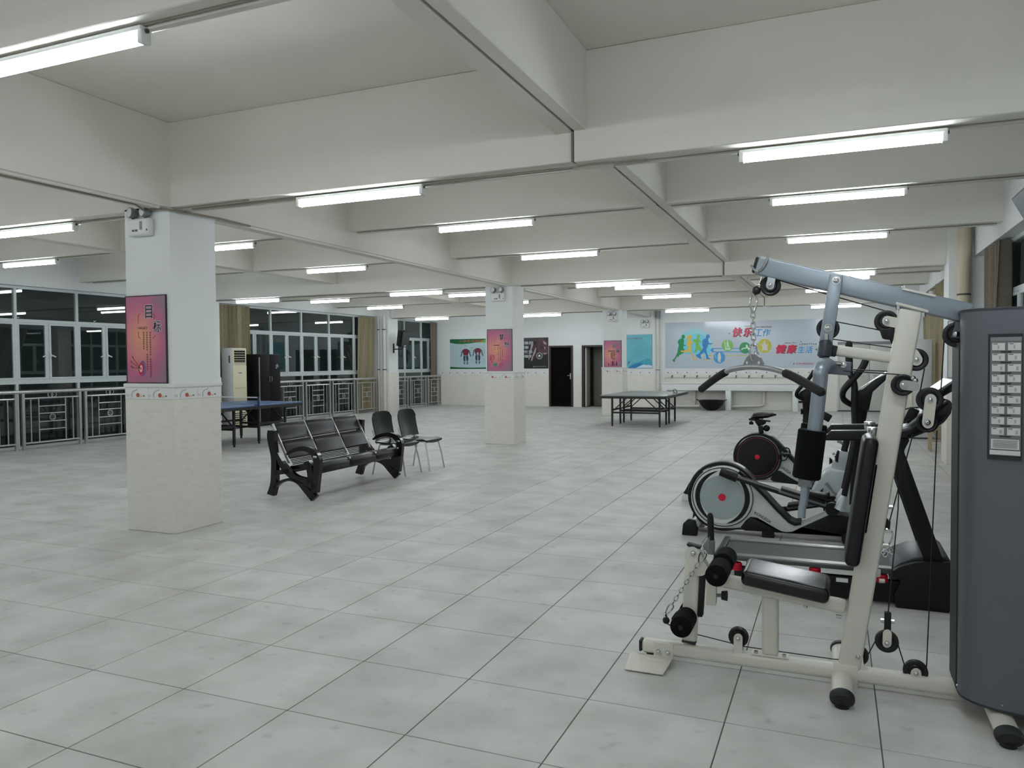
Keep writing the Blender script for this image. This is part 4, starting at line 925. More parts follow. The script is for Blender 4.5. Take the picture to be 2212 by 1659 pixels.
for x in (-11.47, -9.85): mb().box(x - 0.05, x + 0.05, 11.25, 11.29, 0.762, 0.775).build('clamp', 'net_blue', nt)
mb().box(-11.49, -9.83, 11.266, 11.274, 0.895, 0.915).build('tape', 'print_white', nt)
q = mb()
for k in range(83): q.box(-11.49 + k * 0.02, -11.4885 + k * 0.02, 11.2695, 11.2705, 0.77, 0.896)
for k in range(7): q.box(-11.49, -9.83, 11.2695, 11.2705, 0.775 + k * 0.018, 0.7765 + k * 0.018)
q.build('mesh', 'net_dark', nt) if mat('net_dark', (30, 44, 46), 0.7) else None
pp_table('grey table tennis table with black steel legs near the poster column by the trough', -5.00, -3.48, 17.12, 19.86, 0.745, 'grey_top', [(x, y) for x in (-4.84, -3.72) for y in (17.58, 18.32, 18.66, 19.40)])
br = thing('net_bracket', 'small dark wire net clamp standing on the grey table edge', 'net clamp', (-3.5, 18.5, 0.745))
q = mb(); q.tube([(-3.54, 18.50, 0.752), (-3.60, 18.50, 0.80), (-3.56, 18.5, 0.85)], 0.008, 6); q.tube([(-3.50, 18.47, 0.752), (-3.495, 18.48, 0.80), (-3.54, 18.49, 0.85)], 0.008, 6); q.box(-3.60, -3.49, 18.46, 18.52, 0.7465, 0.756)
q.build('wire', 'frame_dark', br, smooth=True)

# ---- three-seat waiting bench
def strip(pts, ws):
    """outline of a ribbon with changing width, in the same 2-D space as pts"""
    L_, R_ = [], []
    for i, (x, y) in enumerate(pts):
        a = pts[max(i - 1, 0)]; b = pts[min(i + 1, len(pts) - 1)]
        dx, dy = b[0] - a[0], b[1] - a[1]; n = math.hypot(dx, dy) or 1
        w_ = ws[i] / 2 if isinstance(ws, (list, tuple)) else ws / 2
        L_.append((x - dy / n * w_, y + dx / n * w_)); R_.append((x + dy / n * w_, y - dx / n * w_))
    return L_ + R_[::-1]
def catmull(pts, n=5):
    out = []
    for i in range(len(pts) - 1):
        p0 = pts[max(i - 1, 0)]; p1 = pts[i]; p2 = pts[i + 1]; p3 = pts[min(i + 2, len(pts) - 1)]
        for k in range(n):
            t = k / n
            out.append(tuple(0.5 * ((2 * p1[d]) + (-p0[d] + p2[d]) * t + (2 * p0[d] - 5 * p1[d] + 4 * p2[d] - p3[d]) * t * t + (-p0[d] + 3 * p1[d] - 3 * p2[d] + p3[d]) * t ** 3) for d in range(len(p1))))
    out.append(tuple(pts[-1])); return out
BE = thing('waiting_bench', 'black padded three-seat waiting bench with cast metal end frames', 'bench', (-5.62, 7.88, 0))
zb_ = crop(540, 860, 460 / 2212, 7.0)
def bp(pts): return [(p[0], p[2]) for p in (zb_(a, b) for a, b in pts)]
fr_strips = [([(228, 1031), (258, 920), (264, 780), (262, 640), (240, 500), (234, 420), (238, 365)], [72, 62, 56, 54, 66, 78, 74]),
             ([(262, 960), (330, 898), (430, 872), (520, 905), (600, 985), (678, 1072)], [22, 28, 30, 40, 60, 70]),
             ([(280, 802), (420, 786)], [46, 46]),
             ([(290, 600), (345, 720), (410, 800), (490, 862), (600, 900), (680, 960)], [30, 52, 60, 62, 70, 60]),
             ([(680, 1010), (690, 900), (704, 780), (706, 670), (690, 610)], [62, 64, 62, 66, 40]),
             ([(395, 612), (460, 574), (540, 553), (610, 560), (665, 592), (700, 640)], [20, 40, 46, 52, 62, 62]),
             ([(600, 690), (625, 740), (640, 820), (640, 900)], [60, 60, 56, 60])]
q = mb()
for pts, ws in fr_strips:
    cp = catmull([(*p, w_) for p, w_ in zip(pts, ws)], 4)
    poly = bp(strip([(c[0], c[1]) for c in cp], [c[2] for c in cp]))
    q.prism(poly, 6.97, 7.03)
zmin = min(v.z for v in q.v)
q.v = [Vector((v.x, v.y, v.z - zmin)) for v in q.v]
e1 = q.build('end_frame', 'black_gloss', BE)
e2 = e1.copy(); COL.objects.link(e2); e2.location = (0, 1.75, 0)
for o_ in (0, 1.75):
    p = bp([(690, 605)])[0]; a = mb(); a.box(p[0] - 0.022, p[0] + 0.03, 6.965 + o_, 7.035 + o_, p[1] - 0.016, p[1] + 0.010); a.build('arm_clip', 'chrome', BE, bevel=0.006)
    p = bp([(600, 700)])[0]; mb().cyl((p[0], 6.965 + o_, p[1]), (p[0], 7.035 + o_, p[1]), 0.042, 16).build('scroll', 'black_gloss', BE, smooth=True)
ys = [(7.09, 7.615), (7.645, 8.17), (8.20, 8.70)]
for a, b in ys:
    # back shell with two rolls, gap, seat
    up = catmull([(-5.965, 0.838), (-5.925, 0.80), (-5.893, 0.70), (-5.868, 0.655)], 4); lo = catmull([(-5.855, 0.640), (-5.815, 0.605), (-5.775, 0.515), (-5.745, 0.455)], 4)
    for sh in (up, lo):
        poly = sh + [(p[0] - 0.052, p[1] - 0.022) for p in sh[::-1]]
        mb().prism(poly, a, b).build('back_cushion', 'leather', BE, bevel=0.010, seg=3)
    for k in range(5):
        x = -5.738 + k * 0.010; z = 0.445 - k * 0.016
        mb().box(x - 0.012, x, a + 0.01, b - 0.01, z - 0.006, z + 0.004).build('back_slat', 'dark_steel', BE) if mat('dark_steel', (58, 58, 60), 0.35, metal=0.8) else None
    st = catmull([(-5.715, 0.365), (-5.62, 0.372), (-5.50, 0.395), (-5.38, 0.418), (-5.31, 0.405), (-5.29, 0.36)], 4)
    poly = st + [(p[0] - 0.004, p[1] - 0.04) for p in st[::-1]]
    mb().prism(poly, a, b).build('seat_cushion', 'leather', BE, bevel=0.008, seg=2)
mb().box(-5.345, -5.295, 7.03, 8.72, 0.295, 0.372).build('front_rail', 'black_gloss', BE, bevel=0.008)
mb().box(-5.76, -5.71, 7.03, 8.72, 0.28, 0.34).build('rear_rail', 'black_gloss', BE, bevel=0.006)
for yv in (7.075, 7.63, 8.185, 8.715):
    mb().beam((-5.965, yv, 0.835), (-5.735, yv, 0.395), 0.020, 0.030, (1, 0, 0.4)).build('divider', 'steel', BE, bevel=0.004)
    mb().beam((-5.715, yv, 0.348), (-5.30, yv, 0.385), 0.018, 0.03).build('seat_divider', 'black_gloss', BE)
    mb().ball((-5.30, yv, 0.405), 0.016, 10).build('rivet', 'chrome', BE, smooth=True)

# ---- two stacking chairs
def make_chair():
    c = thing('stacking_chair', 'chair', 'chair')
    # seat: dished sheet; facing local +x
    def sheet(fn, nu, nv, th):
        top = [fn(i / nu, j / nv) for j in range(nv + 1) for i in range(nu + 1)]; bot = [(p[0], p[1], p[2] - th) if th > 0 else (p[0] + th, p[1], p[2]) for p in top]
        n1 = len(top); fs = []
        for j in range(nv):
            for i in range(nu):
                k = j * (nu + 1) + i; fs.append((k, k + 1, k + nu + 2, k + nu + 1)); fs.append((n1 + k, n1 + k + nu + 1, n1 + k + nu + 2, n1 + k + 1))
        rim = [i for i in range(nu + 1)] + [j * (nu + 1) + nu for j in range(1, nv + 1)] + [nv * (nu + 1) + i for i in range(nu - 1, -1, -1)] + [j * (nu + 1) for j in range(nv - 1, 0, -1)]
        for a, b in zip(rim, rim[1:] + rim[:1]): fs.append((a, n1 + a, n1 + b, b))
        return mb().add(top + bot, fs)
    def seat(s, t):
        x = -0.22 + 0.44 * s; yy = (t - 0.5) * (0.42 + 0.03 * s); z = 0.435 - 0.018 * math.sin(PI * s) + 0.022 * (2 * t - 1) ** 2 - 0.03 * max(0, s - 0.85) / 0.15
        return (x, yy, z)
    sheet(seat, 12, 10, 0.018).build('seat', 'black_plastic', c, local=True, smooth=True)
    mb().beam((0.205, -0.21, 0.415), (0.205, 0.21, 0.415), 0.02, 0.035).build('seat_edge', 'black_plastic', c, local=True, bevel=0.008)
    def back(s, t):
        h = s; ww = 0.245 * (0.94 + 0.06 * h)
        yy = (2 * t - 1) * ww; x = -0.215 - 0.02 * h - 0.055 * math.sin(PI * h * 0.6) * 0.8 + 0.045 * (2 * t - 1) ** 2
        z = 0.47 + 0.385 * h - 0.085 * (abs(2 * t - 1) ** 7) * h ** 3
        return (x, yy, z)
    sheet(back, 12, 12, -0.014).build('backrest', 'black_plastic', c, local=True, smooth=True)
    for sy in (-1, 1):
        mb().tube([(-0.205, sy * 0.19, 0.42), (-0.235, sy * 0.195, 0.50), (-0.275, sy * 0.19, 0.60)], 0.010, 8).build('back_stay', 'steel', c, local=True, smooth=True)
        mb().tube([(0.17, sy * 0.18, 0.415), (0.215, sy * 0.205, 0.22), (0.255, sy * 0.22, 0.0)], 0.011, 8).build('leg', 'steel', c, local=True, smooth=True)
        mb().tube([(-0.16, sy * 0.18, 0.415), (-0.215, sy * 0.205, 0.22), (-0.262, sy * 0.215, 0.0)], 0.011, 8).build('leg', 'steel', c, local=True, smooth=True)
        mb().tube([(-0.16, sy * 0.18, 0.413), (0.17, sy * 0.18, 0.413)], 0.010, 8).build('seat_rail', 'steel', c, local=True, smooth=True)
    mb().tube([(-0.218, -0.185, 0.462), (-0.205, 0, 0.468), (-0.218, 0.185, 0.462)], 0.010, 8).build('back_bar', 'steel', c, local=True, smooth=True)
    return c
mat('black_plastic', (22, 25, 29), 0.32)
ch = make_chair(); ch.location = (-5.575, 9.15, 0); ch['label'] = 'black plastic stacking chair directly beside the waiting bench'; ch['group'] = 'stacking chairs beside the bench'
dup(ch, (-5.50, 9.69, 0), label='black plastic stacking chair further along, past the one beside the bench')

# ---- old wooden stool by the right windows
so = thing('wooden_stool', 'small worn wooden stool by the right windows', 'stool', (1.55, 15.2, 0))
mat('pale_wood', (176, 160, 132), 0.7, noise=0.15, nscale=12)
mb().box(1.42, 1.72, 14.3, 14.6, 0.42, 0.45).build('seat', 'pale_wood', so, bevel=0.004)
for x in (1.45, 1.69):
    for y in (14.33, 14.57): mb().box(x - 0.018, x + 0.018, y - 0.018, y + 0.018, 0, 0.42).build('leg', 'pale_wood', so)
mb().box(1.465, 1.675, 14.32, 14.34, 0.16, 0.19).build('stretcher', 'pale_wood', so)
# ================================================================== MULTI GYM (its frame stands in the plane y = GY)
GY = 3.9
GM = thing('multi_gym', 'white home multi gym with lat boom, padded seat and grey weight cabinet', 'gym machine', (-0.2, GY, 0))
def depth(p): return (Vector(p) - CAM).dot(CF)
def G(px, py, y=GY): return at3(px, py, y)
def g2(pts, y=GY): return [(p[0], p[2]) for p in (G(a, b, y) for a, b in pts)]
def bolt(p, r=0.010, y=None, parent=None, sgn=-1):
    x, yy, z = p; yy = yy if y is None else y
    q = mb(); q.tube([(x, yy, z), (x, yy + sgn * 0.003, z)], r * 1.35, 12); q.tube([(x, yy + sgn * 0.003, z), (x, yy + sgn * 0.008, z), (x, yy + sgn * 0.0105, z)], [r, r * 0.9, r * 0.45], 10)
    return q.build('bolt', 'chrome', parent or GM, smooth=True)
def rod(p0, p1, w_, h_, m_, nm, bev=0.012, up=(0, 1, 0), parent=None, ext=0.0):
    """rounded rectangular tube; w_ in the picture plane, h_ along y"""
    return mb().beam(p0, p1, w_, h_, up, ext).build(nm, m_, parent or GM, bevel=bev, seg=3)
def pulley(px, py, rpx, y=GY, hub=True, bolt_y=-0.030, t=0.026):
    c = Vector(G(px, py, y)); r = rpx * depth(c) / FPX
    prof = [(0.008, -t / 2), (r * 0.55, -t / 2), (r * 0.62, -t / 2 + 0.004), (r * 0.86, -t / 2), (r, -t / 2 + 0.003), (r * 0.93, -0.003), (r * 0.93, 0.003), (r, t / 2 - 0.003), (r * 0.86, t / 2), (0.008, t / 2)]
    w_ = mb().lathe(prof, c, 28, 'y').build('pulley', 'rubber_gloss', GM, smooth=True)
    if hub: bolt((c.x, y + bolt_y, c.z), 0.0085, parent=w_)
    return c, r
mat('rubber_gloss', (15, 15, 16), 0.35); mat('cable_black', (8, 8, 8), 0.5); mat('cap_black', (30, 32, 34), 0.6); mat('pad_sheen', (16, 17, 22), 0.26, bump=0.12, bscale=350)
def plate(pxs, w_px, y, m_='frame_white', nm='bracket', t=0.004, both=True, sep=0.022):
    cp = strip(pxs, w_px)
    # rounded ends
    def rounded(pts, w_):
        (x0, y0), (x1, y1) = pts[0], pts[-1]; a = math.atan2(y1 - y0, x1 - x0); h = w_ / 2
        return [(x0 + h * math.cos(a + PI / 2 + PI * k / 8), y0 + h * math.sin(a + PI / 2 + PI * k / 8)) for k in range(9)] + [(x1 + h * math.cos(a - PI / 2 + PI * k / 8), y1 + h * math.sin(a - PI / 2 + PI * k / 8)) for k in range(9)]
    poly = rounded(pxs, w_px)
    for s in ((-1, 1) if both else (-1,)):
        yy = y + s * sep
        mb().prism(g2(poly, y), yy - t / 2, yy + t / 2).build(nm, m_, GM)
def wire(pts, y=GY, r=0.0027, ys=None):
    mb().tube([G(a, b, (ys[i] if ys else y)) for i, (a, b) in enumerate(pts)], r, 8).build('cable', 'cable_black', GM, smooth=True)

# base rail, end cap, front foot plate, cross feet
zr = 0.062
xa = G(1388, 1396)[0]
rod((xa, GY, zr), (0.80, GY, zr), 0.070, 0.066, 'frame_white', 'base_rail', 0.022, (0, 1, 0))
mb().beam((xa - 0.014, GY, zr), (xa + 0.002, GY, zr), 0.060, 0.056, (0, 1, 0)).build('end_cap', 'cap_black', GM, bevel=0.018, seg=3)
mb().cyl((xa + 0.055, GY, 0), (xa + 0.055, GY, 0.030), 0.034, 16).build('rubber_foot', 'rubber', GM, smooth=True)
x0, x1 = G(1412, 1405, GY - 0.035)[0], G(1454, 1405, GY - 0.035)[0]
q = mb(); q.box(x0, x1, GY - 0.036, GY - 0.032, 0.020, 0.095)
q.add([(-0.955, 3.68, 0.006), (-0.765, 3.68, 0.006), (x1, GY - 0.036, 0.024), (x0 - 0.12, GY - 0.036, 0.024), (-0.955, 3.68, 0.010), (-0.765, 3.68, 0.010), (x1, GY - 0.036, 0.028), (x0 - 0.12, GY - 0.036, 0.028)], [(3, 2, 1, 0), (4, 5, 6, 7), (0, 1, 5, 4), (1, 2, 6, 5), (2, 3, 7, 6), (3, 0, 4, 7)])
q.build('foot_plate', 'frame_white', GM)
for a in (1422, 1442): bolt(G(a, 1408 + (a - 1422) * 0.12, GY - 0.038), 0.010)
mb().tube([(-0.86, 3.70, 0.003), (-0.86, 3.70, 0.004)], 0.01, 8).build('plate_pad', 'rubber', GM)
def crossfoot(x, ya, yb, z=0.046):
    mb().tube([(x, ya, z), (x, yb, z)], 0.046, 20, ry=0.032, up=(1, 0, 0)).build('cross_foot', 'frame_white', GM, smooth=True)
    for y, s in ((ya, -1), (yb, 1)):
        mb().tube([(x, y, z), (x, y + s * 0.028, z), (x, y + s * 0.036, z - 0.004)], [0.052, 0.052, 0.044], 20, ry=0.040, up=(1, 0, 0)).build('foot_cap', 'cap_black', GM, smooth=True)
        mb().cyl((x, y, 0), (x, y, 0.018), 0.030, 14).build('rubber_foot', 'rubber', GM, smooth=True)
crossfoot(0.033, 3.645, 4.24); crossfoot(0.635, 3.515, 4.36)
# seat post with flange
a, b = G(1664, 1432), G(1664, 1282)
rod((a[0], GY, zr + 0.033), (b[0], GY, b[2]), 0.078, 0.055, 'frame_white', 'seat_post', 0.02)
mb().box(a[0] - 0.085, a[0] + 0.085, GY - 0.03, GY + 0.03, zr + 0.034, zr + 0.040).build('flange', 'frame_white', GM)
for s in (-1, 1): mb().cyl((a[0] + s * 0.065, GY - 0.02, zr + 0.040), (a[0] + s * 0.065, GY - 0.02, zr + 0.051), 0.010, 10).build('bolt', 'chrome', GM)
# seat beam
rod(G(1548, 1250), G(1828, 1311), 0.066, 0.055, 'frame_white', 'seat_beam', 0.018)
for p in ((1625, 1281), (1740, 1310)):
    x, y, z = G(*p); mb().cyl((x, y, z - 0.004), (x, y, z + 0.01), 0.009, 10).build('bolt', 'chrome', GM)
# main upright, leaning
ub, ut = G(1826, 1488), G(1966, 668)
UP = rod(ub, ut, 0.098, 0.060, 'frame_white', 'upright', 0.013)
mb().box(ub[0] - 0.054, ub[0] + 0.054, GY - 0.036, GY + 0.036, 0.02, 0.11).build('socket', 'frame_white', GM, bevel=0.012)
bolt(G(1820, 1458, GY - 0.037), 0.010)
for p in ((1812, 1332), (1905, 1255), (1858, 1345), (1922, 1095), (1913, 1178)):
    x, y, z = G(*p); mb().tube([(x - 0.012, y, z), (x + 0.012, y, z)], 0.010, 10).build('bolt', 'chrome', GM)
# ---- padded seat and back
def pad(p0, p1, thick, width, y0, m_, nm, bev=0.028):
    """cushion along p0-p1 in the frame plane"""
    return mb().beam(p0, p1, thick, width, (0, 1, 0)).build(nm, m_, GM, bevel=bev, seg=5)
pa, pb = G(1601, 1246, 3.775), G(1792, 1290, 3.775)
pa = (pa[0] + 0.00, GY, pa[2]); pb = (pb[0], GY, pb[2])
pad(pa, pb, 0.075, 0.29, GY, 'pad_sheen', 'seat_cushion')
pa, pb = G(1881, 940, GY), G(1838, 1212, GY)
pad(pa, pb, 0.066, 0.27, GY, 'leather', 'back_cushion', 0.030)
rod(G(1892, 1000), G(1868, 1150), 0.02, 0.06, 'dark_grey', 'back_board', 0.004)
# ---- boom
b0, b1 = G(1644, 575.5), G(2086, 676)
rod(b0, b1, 0.088, 0.058, 'silver_blue', 'boom', 0.009, ext=0.02)
d_ = (Vector(b1) - Vector(b0)).normalized()
mb().beam(Vector(b0) - d_ * 0.034, Vector(b0) - d_ * 0.018, 0.078, 0.048, (0, 1, 0)).build('end_cap', 'cap_black', GM, bevel=0.010)
ch_ = thing('lat_bar_hook', 'x', 'hook'); bpy.data.objects.remove(ch_)
hk = [(1659, 551, GY - 0.034), (1655, 566, GY - 0.038), (1646, 580, GY - 0.038), (1637, 586, GY - 0.035), (1629, 582, GY - 0.035), (1622, 573, GY - 0.035)]
mb().tube([G(a, b, y) for a, b, y in catmull(hk, 4)], 0.0055, 8).build('bar_hook', 'chrome', GM, smooth=True)
# plates over and under the boom
rod(G(1948, 625.5), G(2019, 641), 0.010, 0.075, 'frame_white', 'clamp_plate', 0.002)
rod(G(1934, 656), G(2004, 674), 0.012, 0.075, 'frame_white', 'clamp_plate', 0.002)
for a, b in ((1954, 621), (2010, 634), (1940, 664), (1994, 680)):
    x, y, z = G(a, b, GY - 0.022); mb().cyl((x, y, z - 0.010), (x, y, z + 0.010), 0.010, 10).build('bolt', 'chrome', GM)
# ---- press arm: two plates from the boom, joint, two padded levers
for s in (-1, 1):
    y = GY + s * 0.047
    rod(G(1806, 600, GY - 0.047)[:1] + (y,) + G(1806, 600, GY - 0.047)[2:], G(1784, 738, GY - 0.047)[:1] + (y,) + G(1784, 738, GY - 0.047)[2:], 0.057, 0.028, 'silver_blue', 'press_hanger', 0.004, ext=0.014)
for a, b in ((1806.5, 606), (1789, 708)): bolt(G(a, b, GY - 0.062), 0.014)
x, y, z = G(1785, 729, GY - 0.06); mb().cyl((x, y, z - 0.01), (x, y, z + 0.016), 0.012, 10).build('bolt', 'chrome', GM)
p0, p1 = G(1783.5, 740, GY - 0.05), G(1780, 768, GY - 0.05)
q = mb(); q.tube([Vector(p0) + V(0, 0, 0.012), p0, p1, Vector(p1) - V(0, 0, 0.012)], [0.022, 0.031, 0.031, 0.018], 16); q.build('bumper', 'bumper_grey', GM, smooth=True) if mat('bumper_grey', (46, 52, 60), 0.4) else None
rod(G(1794, 757), G(1808, 759.5), 0.053, 0.056, 'cap_black', 'arm_sleeve', 0.008)
rod(G(1803, 757), G(1930, 773.5), 0.050, 0.050, 'frame_white', 'stop_arm', 0.014)
bx0, bx1 = G(1784, 793, GY - 0.05), G(1839, 797, GY - 0.05)
rod((bx0[0], GY, bx0[2]), (bx1[0], GY, bx1[2]), 0.062, 0.10, 'mid_purple', 'cross_plate', 0.004) if mat('mid_purple', (104, 106, 116), 0.35, metal=0.4) else None
mb().tube([G(1807, 786, GY - 0.055), G(1818, 787, GY - 0.06)], 0.008, 8).build('pin', 'chrome', GM); bolt(G(1822, 788, GY - 0.052), 0.010)
for s in (-1, 1):
    yy = GY + s * 0.17
    def lev(a, b): x, _, z = G(a, b, GY - 0.17); return (x, yy, z)
    pts = [(lev(1790, 790)[0], GY + s * 0.05, lev(1790, 790)[2]), (lev(1782, 787)[0], GY + s * 0.12, lev(1782, 787)[2]), lev(1773, 800), lev(1770, 830), lev(1758, 940), lev(1742, 1040)]
    mb().tube(catmull(pts, 4), 0.031, 16).build('press_lever', 'silver_blue', GM, smooth=True)
    a, b = Vector(lev(1755, 929)), Vector(lev(1741.5, 1033)); dd = (b - a).normalized()
    mb().tube([a - dd * 0.0, a + dd * 0.006, b - dd * 0.006, b], [0.056, 0.061, 0.061, 0.056], 24).build('arm_pad', 'foam', GM, smooth=True)
    rod(lev(1740, 1032), lev(1739, 1051), 0.060, 0.05, 'mid_grey', 'handle_clamp', 0.006)
    hp = [lev(1737, 1046), lev(1738, 1056), lev(1737, 1075), lev(1733, 1098), lev(1731, 1118)]
    mb().tube(catmull(hp, 4), 0.0175, 14).build('handle', 'silver_blue', GM, smooth=True)
# ---- pulleys and their brackets
pulley(1664.5, 617.5, 21.5); plate([(1664.5, 618), (1668, 599)], 17, GY, 'shell_silver')
pulley(1788.5, 710, 23.5)
pulley(1914.5, 694.5, 24); plate([(1916, 694), (1948, 700)], 22, GY)
q = mb(); q.prism(g2([(1900, 712), (1938, 712), (1938, 733), (1930, 735), (1912, 733), (1906, 731)]), GY - 0.02, GY + 0.02); q.build('guard', 'rubber', GM, bevel=0.004)
mb().tube([G(1925, 733), G(1928, 741), G(1934, 739)], 0.007, 6).build('guard_tab', 'rubber', GM)
pulley(1978.5, 777, 24.5); plate([(1978.5, 777), (1972, 766)], 26, GY)
pulley(1950, 831.5, 23.5, GY - 0.055); plate([(1953, 831.5), (1974, 834)], 21, GY - 0.055, 'mid_silver', sep=0.024) if mat('mid_silver', (168, 168, 164), 0.4) else None
rod(G(1976, 823, GY - 0.055), G(1974, 848, GY - 0.055), 0.012, 0.05, 'frame_white', 'swivel', 0.002)
for b in (817, 822): mb().ball(G(1972 + (b - 817), b, GY - 0.07), 0.012).build('bolt', 'chrome', GM, smooth=True)
pulley(2008, 863, 26.5); plate([(2009, 863), (2003, 912)], 25, GY, sep=0.026); pulley(2003, 912, 22); bolt(G(2003, 912, GY - 0.030), 0.010)
pulley(2066, 723, 27); q = mb(); q.prism(g2([(2063, 696), (2094, 696), (2094, 735), (2053, 729)]), GY - 0.028, GY - 0.022); q.build('bracket', 'shroud_grey', GM); bolt(G(2066, 722, GY - 0.032), 0.010)
pulley(1595.5, 1375, 21); plate([(1595.5, 1375), (1595.5, 1413)], 19, GY)
pulley(1853, 1414.5, 21.5); plate([(1854, 1414.5), (1857, 1440)], 19, GY)
pulley(1915.5, 1385, 23.5); plate([(1915.5, 1386), (1916, 1366)], 19, GY)
pulley(1977.5, 1450, 24.5); plate([(1977.5, 1451), (1978.5, 1474)], 23, GY)
x, y, z = G(1917, 1342); mb().beam(G(1918, 1322), G(1917, 1366), 0.028, 0.028, (0, 1, 0)).build('clevis', 'rubber', GM, bevel=0.004)
for s in (-1, 1): mb().tube([(x + s * 0.014, y, z), (x + s * 0.028, y, z)], 0.010, 8).build('bolt', 'chrome', GM)
# ---- cables
for pts in ([(1681, 605), (1912, 671.5)], [(1797, 693), (1900, 713)], [(1798, 732.5), (1935, 752)], [(1835, 798), (1935, 803)], [(1948, 852), (1940, 1100), (1918, 1330)], [(1997, 796), (1987.5, 846)], [(2039.5, 735), (2031, 868)], [(2024, 930), (2001.5, 1440)], [(1500, 1369), (1579, 1389), (1604, 1396), (1802, 1424), (1840, 1427)], [(1874, 1416), (1893, 1381)], [(1939, 1390), (1955, 1441)]):
    wire(pts)
wire([(1822, 801), (1950, 809.5)], ys=[GY - 0.05, GY - 0.055])
wire([(1972, 938), (1921, 1128)], y=GY + 0.02)
mb().tube([G(1921, 1126, GY + 0.02), G(1919.5, 1143, GY + 0.02)], 0.006, 8).build('ferrule', 'cap_black', GM)
# ---- chains, snap hooks
def link(c, d, up, L_=0.026, W_=0.014, r=0.0026):
    d = Vector(d).normalized(); s = d.cross(Vector(up)).normalized(); c = Vector(c); pts = []
    for k in range(14):
        t = 2 * PI * k / 14; ca, sa = math.cos(t), math.sin(t)
        pts.append(c + d * (ca * W_ / 2 + math.copysign((L_ - W_) / 2, ca)) + s * (sa * W_ / 2))
    return mb().tube(pts, r, 6, closed=True)
def chain(a, b, n, root, L_=None, W_=0.015, r=0.0028):
    a, b = Vector(a), Vector(b); d = b - a; st = d / n; L_ = L_ or st.length * 1.32
    for k in range(n):
        up = Vector((0, 1, 0)) if k % 2 == 0 else d.cross(Vector((0, 1, 0)))
        link(a + st * (k + 0.5), d, up, L_, W_, r).build('chain_link', 'chrome', root, smooth=True)
def snap(a, b, root, W_=0.032, r=0.0042):
    a, b = Vector(a), Vector(b); c = (a + b) / 2; L_ = (b - a).length; d = (b - a).normalized(); s = d.cross(Vector((0, 1, 0))).normalized(); pts = []
    for k in range(18):
        t = 2 * PI * k / 18; ca, sa = math.cos(t), math.sin(t); wq = W_ * (0.5 + 0.18 * (-ca))
        pts.append(c + d * (ca * L_ / 2) + s * (sa * wq))
    mb().tube(pts, r, 8, closed=True).build('snap_hook', 'chrome', root, smooth=True)
snap(G(1919, 1143, GY + 0.02), G(1914, 1180, GY + 0.02), GM, 0.040)
for a, b in ((1909, 1190), (1918, 1186), (1926, 1190), (1913, 1196)): link(G(a, b, GY + 0.02), (0.4 if a < 1915 else -0.4, 0.1, 1), (0, 1, 0.2), 0.03, 0.018, 0.003).build('chain_link', 'chrome', GM, smooth=True)
# ---- leg developer
lt, lb = G(1498, 1181), G(1489, 1384)
rod(lt, lb, 0.078, 0.052, 'frame_white', 'leg_lever', 0.018)
rod(G(1500, 1175), G(1499, 1181), 0.070, 0.046, 'cap_black', 'end_cap', 0.006); rod(G(1489, 1382), G(1488.6, 1388), 0.070, 0.046, 'cap_black', 'end_cap', 0.006)
plate([(1497, 1193), (1515, 1226)], 30, GY, 'frame_white', 'pivot_plate', sep=0.03)
bolt(G(1497.5, 1195, GY - 0.034), 0.011)
rod(G(1519, 1226), G(1513, 1330), 0.026, 0.05, 'rubber', 'stop_block', 0.006)
rod(G(1538, 1250), G(1537, 1305), 0.048, 0.045, 'frame_white', 'adjust_sleeve', 0.004)
a, b = G(1548, 1286), G(1559, 1286); mb().tube([a, b], 0.009, 10).build('knob_stem', 'mid_grey', GM)
mb().tube([b, G(1571, 1287)], [0.022, 0.026], 12).build('knob', 'rubber', GM)
def roller(px, py, nm):
    x, _, z = G(px, py)
    for y0, y1 in ((GY - 0.20, GY - 0.035), (GY + 0.035, GY + 0.20)):
        mb().tube([(x, y0, z), (x, y0 + 0.006, z), (x, y1 - 0.006, z), (x, y1, z)], [0.045, 0.052, 0.052, 0.045], 22).build('foam_roller', 'foam', GM, smooth=True)
    mb().tube([(x, GY - 0.21, z), (x, GY + 0.21, z)], 0.012, 10).build('roller_axle', 'rubber', GM)
roller(1559, 1222, 'u'); roller(1486, 1328, 'l')
q = mb(); q.prism(g2([(1451, 1334), (1460, 1322), (1478, 1318), (1500, 1318), (1512, 1300), (1518, 1310), (1505, 1330), (1480, 1352), (1456, 1355)]), GY - 0.012, GY + 0.012); q.build('cam_plate', 'rubber', GM)
rod(G(1453, 1340), G(1455, 1362), 0.012, 0.05, 'frame_white', 'cam_bracket', 0.002)
# upright hand grip by the leg lever
hy = GY + 0.10
mb().tube([G(1535, 1196, hy), G(1536, 1166, hy)], 0.021, 14).build('grip_socket', 'mid_grey', GM, smooth=True)
mb().tube([G(1536, 1168, hy), G(1534.5, 1120, hy), G(1534, 1111, hy), G(1534, 1108, hy)], [0.0165, 0.0165, 0.013, 0.006], 14).build('hand_grip', 'rubber', GM, smooth=True)
q = mb(); q.prism(g2([(1516, 1182), (1530, 1163), (1530, 1198), (1519, 1200)], GY), GY + 0.03, GY + 0.06); q.build('grip_bracket', 'mid_grey', GM)
LC = thing('ankle_chain', 'thin steel chain hooked along the leg developer of the gym', 'chain', G(1450, 1330, GY - 0.06))
snap(G(1522, 1190, GY - 0.06), G(1510, 1216, GY - 0.06), LC, 0.030)
chain(G(1509, 1217, GY - 0.06), G(1452, 1306, GY - 0.06), 10, LC, 0.030, 0.016)
snap(G(1453, 1305, GY - 0.06), G(1438, 1326, GY - 0.06), LC, 0.022, 0.0035)
x, y, z = G(1439, 1340, GY - 0.06)
